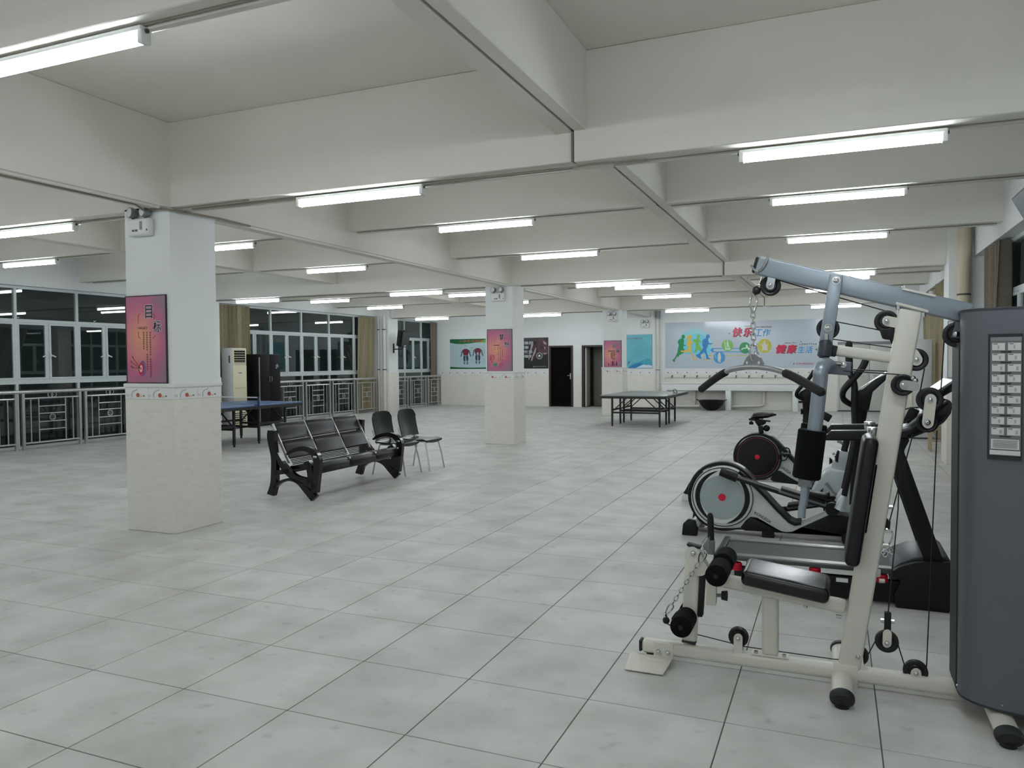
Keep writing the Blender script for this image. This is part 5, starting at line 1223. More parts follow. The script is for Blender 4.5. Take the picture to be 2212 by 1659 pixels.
mb().tube([G(1437.5, 1326, GY - 0.06), (x, y, z + 0.012)], 0.007, 8).build('swivel', 'chrome', LC); mb().ball((x, y, z), 0.018).build('stop_ball', 'rubber', LC, smooth=True)
mb().tube([(x, y, z - 0.012), G(1446, 1350, GY - 0.03), G(1454, 1352, GY)], 0.0035, 6).build('cable_end', 'cable_black', LC)
# ---- lat pull-down bar on its chain
LB = thing('lat_bar', 'bent grey pull-down bar with black foam grips hanging from the gym boom by a chain', 'pulldown bar', G(1628, 795))
mb().tube([G(1648, 592), G(1640, 617)], 0.004, 6).build('cable_end', 'chrome', LB); mb().tube([G(1632, 617), G(1640, 616), G(1656, 619)], 0.005, 8).build('pin', 'chrome', LB)
x, y, z = G(1634, 627.5); mb().ball((x, y, z), 0.021, 14).build('stop_ball', 'ball_dark', LB, smooth=True) if mat('ball_dark', (34, 30, 26), 0.3) else None
snap(G(1629, 637), G(1626.5, 676), LB, 0.030)
chain(G(1626.5, 674), G(1628, 746), 6, LB, 0.036, 0.019, 0.0034)
snap(G(1627, 744), G(1627.5, 781), LB, 0.032); link(G(1633, 770), (0.1, 0, 1), (0, 1, 0.3), 0.05, 0.022, 0.0034).build('chain_link', 'chrome', LB, smooth=True)
Cc = Vector(G(1628, 795)); dirv = Vector((0.312, -0.39, 0)); hw = dirv.length; dirn = dirv.normalized()
def barp(s, z_px, sgn=None):
    p = Cc + dirn * s; return Vector((p.x, p.y, z_px))
zs = [(-hw, 1.372), (-hw * 0.88, 1.398), (-hw * 0.62, 1.450), (-hw * 0.42, 1.480), (-hw * 0.18, 1.494), (0, 1.497), (hw * 0.18, 1.494), (hw * 0.42, 1.480), (hw * 0.62, 1.455), (hw * 0.88, 1.412), (hw, 1.392)]
pts = [barp(s, z) for s, z in zs]
mb().tube([Vector(p) for p in catmull([tuple(p) for p in pts], 4)], 0.0135, 14).build('bar', 'silver_paint', LB, smooth=True) if mat('silver_paint', (150, 154, 156), 0.32, metal=0.5) else None
for sl in (slice(0, 4), slice(7, 11)):
    cpts = [Vector(p) for p in catmull([tuple(p) for p in pts[sl]], 4)]
    if sl.start == 0: cpts = cpts[:-2]
    else: cpts = cpts[2:]
    d0 = (cpts[0] - cpts[1]).normalized() * 0.012; d1 = (cpts[-1] - cpts[-2]).normalized() * 0.012
    full = [cpts[0] + d0] + cpts + [cpts[-1] + d1]
    mb().tube(full, [0.012] + [0.0195] * len(cpts) + [0.012], 16).build('foam_grip', 'rubber', LB, smooth=True)
q = mb()
poly = [(-0.062, 0.0), (-0.062, 0.018), (-0.045, 0.045), (-0.018, 0.062), (0.018, 0.062), (0.045, 0.045), (0.062, 0.018), (0.062, 0.0)]
vs = [Cc + dirn * (a * 1.3) + V(0, 0, b + 0.005) + Vector((dirn.y, -dirn.x, 0)) * o_ for o_ in (-0.004, 0.004) for a, b in poly]; n = len(poly)
q.add(vs, [tuple(range(n))[::-1], tuple(range(n, 2 * n))] + [(i, (i + 1) % n, n + (i + 1) % n, n + i) for i in range(n)]); q.build('hanger_plate', 'mid_grey', LB)
for a in (-0.05, 0.05):
    c = Cc + dirn * a + V(0, 0, 0.026); nrm = Vector((dirn.y, -dirn.x, 0)); nrm = -nrm if nrm.y > 0 else nrm
    mb().tube([c + nrm * 0.0035, c + nrm * 0.0055], 0.008, 10).build('slot', 'print_white', LB)
# ---- weight cabinet
cx0, cx1 = 0.492, 1.04
cm = (cx0 + cx1) / 2; hwid = (cx1 - cx0) / 2
def lens(off, n=22):
    fr = [(cm - hwid * math.cos(PI * k / n), 3.80 - off - 0.19 * math.sin(PI * k / n) ** 0.8) for k in range(n + 1)]
    bk = [(cm + hwid * math.cos(PI * k / n), 4.00 + off + 0.19 * math.sin(PI * k / n) ** 0.8) for k in range(n + 1)]
    return fr, bk
fr, bk = lens(0)
def shroud(curve, sgn, nm):
    inn = [(a + (cm - a) * 0.02, b - sgn * 0.008) for a, b in curve]
    poly = curve + inn[::-1]
    return mb().prism(poly, 0.085, 1.737, 'xy').build(nm, 'shroud_grey', GM, smooth=True)
shroud(fr, -1, 'shroud'); shroud(bk, 1, 'shroud')
mb().prism([(a, b) for a, b in fr] + [(a, b) for a, b in bk], 1.725, 1.735, 'xy').build('top_plate', 'shroud_grey', GM)
mb().prism([(a, b) for a, b in fr] + [(a, b) for a, b in bk], 0.085, 0.095, 'xy').build('bottom_plate', 'dark_grey', GM)
mb().box(cx0 - 0.004, cx0 + 0.012, 3.80, 4.00, 0.10, 1.60).build('inner_edge', 'cap_black', GM)
for s in (-1, 1): mb().tube([(cm + s * 0.09, GY, 0.09), (cm + s * 0.09, GY, 1.73)], 0.014, 10).build('guide_rod', 'chrome', GM)
for k in range(14): mb().box(cm - 0.16, cm + 0.16, GY - 0.07, GY + 0.07, 0.14 + k * 0.047, 0.183 + k * 0.047).build('weight_plate', 'rubber', GM)
for p in ((2087, 678), (2165, 1523), (2068, 1480)): mb().ball(G(p[0], p[1], 3.78 if p[0] < 2100 else 3.635), 0.006).build('screw', 'chrome', GM, smooth=True)
# exercise chart on the front of the cabinet
def front_y(x):
    c = max(-1, min(1, (cm - x) / hwid)); return 3.80 - 0.19 * math.sin(math.acos(c)) ** 0.8
PX0, PX1 = at(2134, 722, 3.665)[0], at(2206, 722, 3.635)[0]
PZ0, PZ1 = at(2123, 990, 3.65)[1], at(2136, 722, 3.65)[1]
yA, yB = front_y(PX0) - 0.012, front_y(PX1) - 0.010
def cp(a, b, o_=0.0):
    x = PX0 + a * (PX1 - PX0); return (x, yA + (yB - yA) * a - 0.006 - o_, PZ1 + b * (PZ0 - PZ1))
def cq(a0, b0, a1, b1, o_, m_, nm, th=0.0015, parent=None):
    A = [cp(a0, b0, o_), cp(a1, b0, o_), cp(a1, b1, o_), cp(a0, b1, o_)]; B = [(x, y + th, z) for x, y, z in A]
    return mb().add(A + B, [(0, 1, 2, 3), (7, 6, 5, 4)] + [(i, 4 + i, 4 + (i + 1) % 4, (i + 1) % 4) for i in range(4)]).build(nm, m_, parent or GM)
mat('chart_grey', (112, 113, 112), 0.5); mat('card', (206, 208, 206), 0.4)
CH = cq(0, 0, 1, 1, 0, 'cap_black', 'exercise_chart', 0.03)
cq(0.04, 0.025, 0.97, 0.965, 0.002, 'chart_grey', 'chart_field', parent=CH); cq(0.05, 0.03, 0.95, 0.058, 0.004, 'mid_grey', 'chart_title', parent=CH)
for k in range(9):
    for c in range(2):
        a = 0.09 + c * 0.47; b = 0.072 + k * 0.084
        cd_ = cq(a, b, a + 0.38, b + 0.058, 0.005, 'card', 'chart_card', parent=CH)
        cq(a + 0.03, b + 0.005, a + 0.16, b + 0.010, 0.006, 'cap_black', 'small_print', parent=CH)
        cq(a + 0.16 + 0.04 * (k % 3), b + 0.018, a + 0.21 + 0.05 * (k % 3), b + 0.048, 0.006, 'mid_silver', 'small_print', parent=CH)
    cq(0.34, b + 0.066, 0.66, b + 0.074, 0.005, 'cap_black', 'chart_divider', parent=CH)
cq(0.08, 0.835, 0.92, 0.915, 0.005, 'card', 'chart_note', parent=CH); cq(0.05, 0.925, 0.95, 0.96, 0.005, 'card', 'chart_note', parent=CH)
for k in range(5): cq(0.14, 0.845 + k * 0.013, 0.86, 0.849 + k * 0.013, 0.007, 'chart_grey', 'small_print', parent=CH)
# ================================================================== TREADMILL
TY0, TY1 = 5.26, 5.82; TYM = (TY0 + TY1) / 2
TM = thing('treadmill', 'black folding treadmill with red shock pads behind the multi gym', 'treadmill', (-0.2, TYM, 0))
def T_(a, b, y=TY0): return at3(a, b, y)
zd = T_(1700, 1211)[2]                                   # deck height
xl, xr = T_(1545, 1200)[0], T_(1935, 1226)[0]
xe = T_(2056, 1240)[0]
mb().box(xl, xr + 0.05, TY0 + 0.09, TY1 - 0.09, zd - 0.045, zd - 0.012).build('deck', 'belt', TM)
mb().box(xl + 0.02, xr + 0.04, TY0 + 0.10, TY1 - 0.10, zd - 0.012, zd - 0.006).build('running_belt', 'belt', TM)
for y0, y1 in ((TY0, TY0 + 0.10), (TY1 - 0.10, TY1)):
    q = mb(); q.box(xl, xr, y0, y1, zd - 0.030, zd)
    q.build('side_rail', 'rail_dark', TM, bevel=0.008) if mat('rail_dark', (70, 71, 74), 0.4) else None
    for k in range(3): mb().box(xl + 0.03, xr - 0.02, y0 + 0.02 + k * 0.022, y0 + 0.03 + k * 0.022, zd, zd + 0.003).build('tread_strip', 'steel', TM)
    mb().box(xl, xr, y0 + 0.002, y0 + 0.008 if y0 == TY0 else y0 + 0.008, zd - 0.012, zd - 0.004).build('trim_line', 'steel', TM)
for x in (xl - 0.012,):
    mb().box(x, x + 0.05, TY0 - 0.005, TY1 + 0.005, zd - 0.055, zd + 0.006).build('rear_cap', 'black', TM, bevel=0.012)
    mb().tube([(xl + 0.06, TY0 + 0.09, zd - 0.05), (xl + 0.06, TY1 - 0.09, zd - 0.05)], 0.03, 14).build('rear_roller', 'black', TM)
# chassis below
zb0 = 0.045
for y0 in (TY0 + 0.02, TY1 - 0.07):
    mb().box(xl + 0.12, xe, y0, y0 + 0.05, zb0 + 0.03, zd - 0.075).build('chassis_rail', 'black', TM, bevel=0.006)
    mb().box(xl + 0.15, xl + 0.22, y0, y0 + 0.05, 0.0, zb0 + 0.05).build('rear_foot', 'rubber', TM, bevel=0.008)
mb().box(xl + 0.3, xe - 0.05, TY0 + 0.02, TY0 + 0.06, 0.02, zb0 + 0.035).build('skirt', 'black', TM)
for a, b in ((1590, 1225), (1760, 1236), (1905, 1251)):
    x, y, z = T_(a, b); q = mb()
    for k in range(4): q.tube([(x, TY0 + 0.03, z - 0.022 + k * 0.011), (x, TY0 + 0.03, z - 0.014 + k * 0.011)], 0.036, 16)
    q.tube([(x, TY0 + 0.03, z - 0.024), (x, TY0 + 0.03, z + 0.026)], 0.030, 14); q.build('shock_pad', 'red', TM, smooth=True)
mb().box(T_(1806, 1255)[0], T_(1832, 1257)[0], TY0 + 0.012, TY0 + 0.02, zd - 0.11, zd - 0.085).build('label', 'print_white', TM)
# motor hood
def tp(pts, y=TY0): return [(p[0], p[2]) for p in (T_(a, b, y) for a, b in pts)]
hood = tp([(1923, 1234), (1945, 1222), (1975, 1214), (2010, 1211), (2056, 1214), (2058, 1245), (2058, 1300), (2050, 1324), (1935, 1312), (1930, 1285), (1945, 1255)])
mb().prism(hood, TY0 - 0.02, TY1 + 0.02).build('motor_base', 'black', TM, bevel=0.01)
top = tp([(1925, 1232), (1945, 1219), (1975, 1208), (2005, 1204), (2046, 1206), (2056, 1216), (2010, 1214), (1975, 1217), (1945, 1227)])
mb().prism(top, TY0 + 0.03, TY1 - 0.03).build('motor_cover', 'hood_grey', TM, bevel=0.006) if mat('hood_grey', (44, 47, 53), 0.45) else None
whx, _, whz = T_(1985, 1300); mb().cyl((whx, TY0 - 0.015, 0.045), (whx, TY0 + 0.03, 0.045), 0.045, 16).build('transport_wheel', 'rubber', TM)
fcap = T_(1895, 1236); mb().box(fcap[0] - 0.03, fcap[0] + 0.02, TY0 - 0.006, TY0 + 0.05, fcap[2] - 0.03, fcap[2] + 0.02).build('hinge', 'frame_white', TM, bevel=0.006); mb().cyl((fcap[0], TY0 - 0.012, fcap[2]), (fcap[0], TY0 - 0.004, fcap[2]), 0.014, 12).build('bolt', 'chrome', TM)
# masts and console
mast = tp([(2004, 1232), (2046, 1234), (1953, 975), (1966, 950), (1936, 931), (1925, 1006)])
for y0 in (TY0, TY1 - 0.06): mb().prism(mast, y0, y0 + 0.06).build('mast', 'black', TM, bevel=0.01)
con = tp([(1932, 945), (1938, 928), (1962, 922), (1985, 905), (2010, 884), (2030, 868), (2048, 861), (2058, 872), (2054, 893), (2040, 912), (2018, 927), (1990, 938), (1962, 949)])
mb().prism(con, TY0 - 0.02, TY1 + 0.02).build('console', 'black_gloss', TM, bevel=0.02, seg=4)
disp = tp([(2022, 868), (2014, 857), (2024, 846), (2060, 822), (2071, 821), (2072, 830), (2062, 845)])
mb().prism(disp, TY0 + 0.04, TY1 - 0.04).build('display', 'black_gloss', TM, bevel=0.01, seg=3)
mb().prism(tp([(2016, 854), (2025, 845), (2061, 821), (2068, 820.5), (2030, 846)]), TY0 + 0.06, TY1 - 0.06).build('display_face', 'shell_silver', TM)
mb().prism(tp([(1942, 927), (1962, 920), (1984, 903), (1984, 910), (1962, 926), (1946, 932)]), TY0 + 0.02, TY1 - 0.02).build('key_panel', 'mid_grey', TM)
k1 = T_(1968, 893, TY0 + 0.12); mb().beam((k1[0] - 0.02, k1[1], k1[2] - 0.06), (k1[0] + 0.02, k1[1], k1[2] + 0.03), 0.06, 0.04, (0, 1, 0)).build('safety_key', 'black', TM, bevel=0.006)
mb().tube(catmull([T_(1966, 905, TY0 + 0.1), T_(1955, 912, TY0 + 0.1), T_(1945, 912, TY0 + 0.1), T_(1938, 918, TY0 + 0.1)], 4), 0.008, 8).build('heart_lead', 'black', TM, smooth=True)
mb().tube(catmull([T_(1945, 890, TY0 + 0.14), T_(1962, 882, TY0 + 0.14), T_(1985, 880, TY0 + 0.14)], 4), 0.004, 6).build('antenna', 'black', TM, smooth=True)
for y0 in (TY0 + 0.01, TY1 - 0.06):
    hr = tp([(1776, 952), (1782, 944), (1795, 931), (1860, 930), (1945, 930), (1945, 952), (1860, 953)])
    mb().prism(hr, y0, y0 + 0.05).build('handrail', 'black', TM, bevel=0.010, seg=3)
    mb().prism(tp([(1795, 930.5), (1890, 929.5), (1890, 931.5), (1795, 932.5)]), y0 + 0.012, y0 + 0.038).build('rail_trim', 'steel', TM)
    x0_ = tp([(1872, 925)])[0][0]; x1_ = tp([(1900, 925)])[0][0]; zz = tp([(1872, 935)])[0][1]
    mb().box(x0_, x1_, y0 - 0.004, y0 + 0.054, zz - 0.02, zz + 0.035).build('pulse_grip', 'chrome', TM, bevel=0.008)

# ================================================================== ELLIPTICAL
EY = 7.0
EL = thing('elliptical_trainer', 'silver and black elliptical trainer with a grey flywheel disc and red hub', 'exercise machine', (-0.6, EY, 0))
E_ = crop(1460, 980, 300 / 2212, EY)
def ep(pts, y=EY): return [(p[0], p[2]) for p in (E_(a, b, y) for a, b in pts)]
YN_ = EY - 0.10                                            # face of the shell nearest to us
ec = Vector(E_(740, 690, YN_)); ku = depth(ec) / FPX * 300 / 2212
def er(name, r0, r1, y, h, m_, a0=0.0, a1=2 * PI, n=40): return mb().ring((ec.x, y, ec.z), (0, -1, 0), r0 * ku, r1 * ku, h, n, a0, a1).build(name, m_, EL, smooth=True)
shell = disc(740, 690, 500, 40)
mb().prism(ep(shell, YN_), YN_, EY + 0.10).build('flywheel_housing', 'shell_white', EL, bevel=0.012, seg=3)
er('rim', 505, 548, EY, 0.17, 'black')
er('rim_trim', 549, 560, EY, 0.10, 'mid_grey', PI * 0.30, PI * 1.0)
er('groove', 462, 474, YN_ - 0.002, 0.006, 'black')
mb().cyl((ec.x, YN_, ec.z), (ec.x, YN_ - 0.010, ec.z), 425 * ku, 48).build('disc', 'shell_white', EL, smooth=True)
mb().cyl((ec.x, YN_ - 0.010, ec.z), (ec.x, YN_ - 0.016, ec.z), 348 * ku, 48).build('disc_face', 'disc_grey', EL, smooth=True) if mat('disc_grey', (156, 168, 168), 0.35) else None
mb().cyl((ec.x, YN_ - 0.016, ec.z), (ec.x, YN_ - 0.020, ec.z), 58 * ku, 24).build('hub', 'red', EL, smooth=True)
def crescent(a0, a1):
    n = 24; o_, i_ = [], []
    for k in range(n + 1):
        t = a0 + (a1 - a0) * k / n; wv = math.sin(PI * k / n) ** 0.7
        o_.append((ec.x + math.cos(t) * 424 * ku, ec.z + math.sin(t) * 424 * ku)); i_.append((ec.x + math.cos(t) * (424 - 76 * wv) * ku, ec.z + math.sin(t) * (424 - 76 * wv) * ku))
    mb().prism(o_ + i_[::-1], YN_ - 0.0125, YN_ - 0.0095).build('crescent', 'black', EL)
crescent(math.radians(98), math.radians(250)); crescent(math.radians(-82), math.radians(72))
body = ep([(1130, 400), (1230, 500), (1330, 610), (1450, 740), (1560, 860), (1680, 980), (1790, 1090), (1850, 1130), (1930, 1145), (2060, 1110), (2212, 1050), (2330, 1000), (2480, 935), (2490, 960), (2212, 1085), (1960, 1195), (1860, 1245), (1760, 1255), (1680, 1240), (1600, 1200), (1290, 1020), (1190, 1010), (1120, 1060), (1030, 1180), (900, 1190), (740, 1188), (740, 900), (1000, 700)], YN_)
mb().prism(body, YN_ + 0.004, EY + 0.096).build('shell', 'shell_silver2', EL, bevel=0.006) if mat('shell_silver2', (186, 191, 190), 0.3) else None
mb().prism(ep(strip([(1000, 290), (1150, 420), (1300, 560), (1450, 715), (1600, 880), (1720, 1000), (1810, 1085), (1900, 1125), (1990, 1110)], 46), YN_), YN_ - 0.006, EY + 0.106).build('shell_edge', 'black', EL)
mb().prism(ep([(1030, 1185), (1090, 1110), (1150, 1035), (1200, 1010), (1290, 1022), (1450, 1110), (1600, 1200), (1680, 1245), (1760, 1258), (1860, 1248), (1960, 1198), (2212, 1088), (2490, 965), (2760, 1010), (2760, 1330), (1100, 1230)], YN_), YN_ + 0.010, EY + 0.09).build('lower_cover', 'black', EL, bevel=0.006)
mb().prism(ep([(340, 1180), (2760, 1330), (2760, 1380), (340, 1225)], YN_), YN_ + 0.03, EY + 0.07).build('base_rail', 'steel', EL, bevel=0.004)
for a, b in ((1465, 1275),):
    x, z = ep([(a, b)], YN_)[0]; mb().box(x - 0.05, x + 0.05, YN_ + 0.01, EY + 0.09, z - 0.035, z + 0.02).build('rail_block', 'black', EL)
vs, fs = text_mesh('KONLEGA', 0.012)
def decal(vs, fs, p0, p1, hgt, y, root, m_='m_black'):
    """lettering along p0-p1 (baseline, x-z pairs)"""
    a0 = min(v.x for v in vs); a1 = max(v.x for v in vs); b0 = min(v.y for v in vs); b1 = max(v.y for v in vs)
    d = Vector((p1[0] - p0[0], p1[1] - p0[1])); n = Vector((-d.y, d.x)).normalized() * hgt
    q = mb(); q.add([(p0[0] + d.x * (v.x - a0) / (a1 - a0) + n.x * (v.y - b0) / (b1 - b0), y, p0[1] + d.y * (v.x - a0) / (a1 - a0) + n.y * (v.y - b0) / (b1 - b0)) for v in vs], fs)
    return q.build('lettering', m_, root)
pp = ep([(1242, 955), (1500, 1112)], YN_); decal(vs, fs, pp[0], pp[1], 0.024, YN_ + 0.0025, EL)
# stabilisers
sx, sz = ep([(215, 1180)], 6.80)[0]
mb().tube([(sx + 0.03, 6.80, 0.075), (sx + 0.03, 7.32, 0.075)], 0.045, 16).build('stabiliser', 'shell_white', EL, smooth=True)
for y, s in ((6.80, -1), (7.32, 1)):
    mb().prism([(sx - 0.06, 0), (sx + 0.07, 0), (sx + 0.075, 0.07), (sx + 0.05, 0.13), (sx - 0.01, 0.14), (sx - 0.05, 0.10)], y - 0.04, y + 0.03).build('stabiliser_foot', 'black', EL, bevel=0.008)
sx2 = ep([(2720, 1300)], 6.9)[0][0]
mb().tube([(sx2, 6.78, 0.06), (sx2, 7.34, 0.06)], 0.04, 14).build('stabiliser', 'black', EL, smooth=True)
# pedal arms
for s, pv, mid, en in ((-1, (745, 310), (1600, 590), (2440, 850)), (1, (900, 1000), (1700, 1000), (2440, 900))):
    y = EY + s * 0.17
    def m_(p): x, z = ep([p], EY - 0.17)[0]; return (x, y, z)
    A, B, C_ = m_(pv), m_(mid), m_(en)
    mb().tube([A, B, C_], 0.024, 12, ry=0.016).build('pedal_arm', 'black_gloss', EL, smooth=True)
    mb().tube([(A[0] - 0.02, y, A[2] + 0.012), (A[0] + 0.12, y, A[2] - 0.035)], [0.036, 0.040], 14).build('arm_knuckle', 'black', EL, smooth=True)
    mb().cyl((A[0], y - s * 0.07, A[2]), (A[0], y, A[2]), 0.022, 12).build('crank_pin', 'black', EL)
    d = (Vector(C_) - Vector(B)).normalized(); c = Vector(B) + d * 0.22; up = d.cross(Vector((0, 1, 0))); up = up if up.z > 0 else -up
    q = mb(); q.beam(c - d * 0.19 + up * 0.035, c + d * 0.17 + up * 0.035, 0.14, 0.022, up); q.build('pedal', 'black', EL, bevel=0.008)
    q = mb(); q.beam(c + d * 0.02 + up * 0.06, c + d * 0.17 + up * 0.075, 0.13, 0.05, up); q.build('pedal_toe', 'black', EL, bevel=0.014, seg=3)
    mb().beam(c - d * 0.20 + up * 0.012, c + d * 0.18 + up * 0.012, 0.05, 0.03, up).build('pedal_tray', 'mid_grey', EL, bevel=0.004)
    x, z = ep([(2490, 880)], EY - 0.17)[0]
    mb().cyl((x, y - 0.03, z), (x, y + 0.03, z), 0.055, 18).build('pivot', 'black', EL, smooth=True)
Eh = crop(1680, 920, 280 / 1659, EY - 0.17)
for s in (-1, 1):
    y = EY + s * 0.17
    def h_(a, b): x, _, z = Eh(a, b); return (x, y, z)
    b0, b1 = Vector(h_(790, 1060)), Vector(h_(850, 890))
    mb().tube([b0, b0 * 0.3 + b1 * 0.7, b1], [0.085, 0.058, 0.042], 16, ry=0.045).build('arm_boot', 'shell_silver', EL, smooth=True)
    hp = [h_(850, 895), h_(985, 215), at3(1846, 880, EY - 0.17)[:1] + (y,) + at3(1846, 880, EY - 0.17)[2:], at3(1846, 830, EY - 0.17)[:1] + (y,) + at3(1846, 830, EY - 0.17)[2:], at3(1835, 800, EY - 0.17)[:1] + (y,) + at3(1835, 800, EY - 0.17)[2:], at3(1834, 742, EY - 0.17)[:1] + (y,) + at3(1834, 742, EY - 0.17)[2:]]
    mb().tube(catmull(hp, 5), 0.0235, 14).build('swing_arm', 'black', EL, smooth=True)
    a, b = Vector(hp[-1]), Vector(hp[-2]); mb().tube([a + V(0, 0, 0.022), a, a * 0.1 + b * 0.9, b], [0.012, 0.027, 0.027, 0.024], 14).build('hand_grip', 'rubber', EL, smooth=True)
M_ = lambda a, b, y=EY: at3(a, b, y)
mb().tube([M_(1846, 1090), M_(1852, 960), M_(1857, 895)], [0.042, 0.038, 0.036], 16).build('mast', 'black', EL, smooth=True)
mb().tube([M_(1855, 915), M_(1858, 880)], [0.058, 0.070], 16, ry=0.05).build('mast_collar', 'black', EL, smooth=True)
mb().prism([(p[0], p[2]) for p in (M_(a, b) for a, b in [(1846, 885), (1876, 885), (1884, 846), (1917, 816), (1916, 806), (1890, 818), (1862, 840), (1848, 844)])], EY - 0.10, EY + 0.10).build('console', 'black', EL, bevel=0.008)
mb().prism([(p[0], p[2]) for p in (M_(a, b) for a, b in [(1848, 844), (1861, 836), (1916, 802), (1919, 807), (1866, 843), (1853, 848)])], EY - 0.095, EY + 0.095).build('console_face', 'shell_white', EL)
q = catmull([M_(1872, 778, EY - 0.2), M_(1862, 798, EY - 0.2), M_(1840, 824, EY - 0.18), M_(1822, 846, EY - 0.16), M_(1823, 864, EY - 0.12), M_(1842, 876, EY - 0.04)], 6)
mb().tube(q, 0.022, 12).build('fixed_handle', 'black', EL, smooth=True)
q2 = [(p[0], 2 * EY - p[1], p[2]) for p in q]; mb().tube(q2, 0.022, 12).build('fixed_handle', 'black', EL, smooth=True)

# ================================================================== EXERCISE BIKE WITH DARK DISC
BY = 8.75
BK = thing('exercise_bike', 'upright exercise bike with a dark red-ringed flywheel disc and black saddle', 'exercise bike', (-1.0, BY, 0))
B_ = crop(1580, 870, 140 / 1222, BY)
def bk(pts, y=None): return [(p[0], p[2]) for p in (B_(a, b, y) for a, b in pts)]
bc = Vector(B_(500, 1005)); kb = depth(bc) / FPX * 140 / 1222; YB = BY - 0.07
mb().prism(bk(disc(500, 1005, 400, 40)), YB, BY + 0.07).build('flywheel_housing', 'shell_white', BK, bevel=0.01)
mb().ring((bc.x, BY, bc.z), (0, -1, 0), 402 * kb, 436 * kb, 0.15, 44).build('rim', 'black', BK, smooth=True)
mb().cyl((bc.x, YB, bc.z), (bc.x, YB - 0.012, bc.z), 388 * kb, 44).build('disc', 'black_gloss', BK, smooth=True)
mb().ring((bc.x, YB - 0.013, bc.z), (0, -1, 0), 352 * kb, 364 * kb, 0.004, 44).build('red_ring', 'dark_red', BK, smooth=True)
mb().cyl((bc.x, YB - 0.012, bc.z), (bc.x, YB - 0.018, bc.z), 46 * kb, 20).build('hub', 'red', BK, smooth=True)
mb().prism(bk([(760, 660), (900, 790), (1050, 950), (1190, 1120), (1300, 1240), (1480, 1420), (1480, 1560), (1222, 1460), (1100, 1390), (920, 1270), (870, 1275), (800, 1330), (740, 1425), (500, 1420), (600, 1000)]), YB + 0.006, BY + 0.064).build('shell', 'shell_silver2', BK, bevel=0.006)
mb().prism(bk([(740, 1430), (800, 1335), (870, 1275), (920, 1270), (1100, 1385), (1240, 1465), (1500, 1500), (1500, 1560), (800, 1470)]), YB + 0.004, BY + 0.066).build('lower_cover', 'black', BK)
mb().prism(bk(strip([(600, 590), (760, 650), (870, 750), (1000, 890), (1130, 1030), (1240, 1150)], [40, 58, 62, 62, 62, 62])), YB - 0.004, BY + 0.074).build('top_tube', 'black', BK, bevel=0.006)
pp = bk([(893, 1195), (1110, 1335)]); decal(vs, fs, pp[0], pp[1], 0.032, YB + 0.0045, BK)
mb().prism(bk([(150, 1405), (1700, 1520), (1700, 1570), (150, 1450)]), BY - 0.03, BY + 0.03).build('base_rail', 'steel', BK, bevel=0.004)
zst = 0.05
bx = at(1481, 1075, 8.44)[0]
mb().tube([(bx + 0.03, 8.46, zst), (bx + 0.03, 9.04, zst)], 0.04, 14).build('stabiliser', 'shell_silver', BK, smooth=True)
for y in (8.46, 9.04):
    mb().prism([(bx - 0.045, 0), (bx + 0.11, 0), (bx + 0.11, 0.06), (bx - 0.03, 0.08)], y - 0.035, y + 0.03).build('stabiliser_foot', 'shell_white', BK, bevel=0.006)
    mb().prism([(bx - 0.025, 0.075), (bx + 0.11, 0.06), (bx + 0.11, 0.24), (bx + 0.07, 0.25), (bx + 0.04, 0.20)], y - 0.03, y + 0.025).build('foot_cover', 'black', BK, bevel=0.006)
rx, rz_ = bk([(260, 1436)])[0]; mb().beam((bx + 0.02, BY, 0.06), (rx, BY, rz_), 0.05, 0.05).build('rear_rail', 'steel', BK, bevel=0.006)
bx2 = at(1840, 1060, BY)[0]; mb().tube([(bx2, 8.46, zst), (bx2, 9.04, zst)], 0.04, 14).build('stabiliser', 'black', BK, smooth=True)
mb().prism([(bk([(1480, 1500)])[0][0], 0.10), (bx2, 0.04), (bx2, 0.10), (bk([(1480, 1430)])[0][0], 0.20)], BY - 0.03, BY + 0.03).build('front_rail', 'black', BK)
# saddle: lofted
pr = bk([(375, 250), (420, 195), (540, 180), (680, 185), (780, 180), (845, 205)]); ws = [0.10, 0.125, 0.115, 0.075, 0.042, 0.022]; th = [0.04, 0.07, 0.07, 0.06, 0.045, 0.02]
vs_, fs_ = [], []; n = 12
for (x, z), w_, t in zip(pr, ws, th):
    for k in range(n):
        a = 2 * PI * k / n; vs_.append((x, BY + w_ * math.cos(a), z - t / 2 + t / 2 * math.sin(a)))
for i in range(len(pr) - 1):
    for k in range(n): fs_.append((i * n + k, i * n + (k + 1) % n, (i + 1) * n + (k + 1) % n, (i + 1) * n + k))
fs_ += [tuple(range(n))[::-1], tuple((len(pr) - 1) * n + k for k in range(n))]
mb().add(vs_, fs_).build('saddle', 'leather', BK, smooth=True)
mb().prism(bk([(330, 290), (330, 330), (700, 360), (735, 365), (735, 335), (560, 315)]), BY - 0.02, BY + 0.02).build('saddle_slider', 'dark_steel', BK)
mb().prism(bk([(440, 300), (650, 325), (650, 390), (600, 420), (500, 435), (450, 365)]), BY - 0.03, BY + 0.03).build('saddle_clamp', 'black', BK, bevel=0.006)
mb().tube([B_(575, 320), B_(575, 265)], 0.014, 10).build('saddle_stem', 'steel', BK); mb().prism(bk([(505, 435), (590, 435), (610, 570), (525, 580)]), BY - 0.03, BY + 0.03).build('saddle_post', 'black', BK, bevel=0.005)
mb().tube([B_(590, 490), B_(625, 488)], 0.012, 8).build('knob_stem', 'black', BK); mb().ball(B_(663, 480), 0.036).build('knob', 'black', BK, smooth=True)
mb().tube([B_(372, 345), B_(372, 375)], 0.012, 8).build('knob_stem', 'black', BK); mb().beam(B_(332, 385), B_(415, 388), 0.02, 0.03).build('wing_knob', 'black', BK, bevel=0.006)
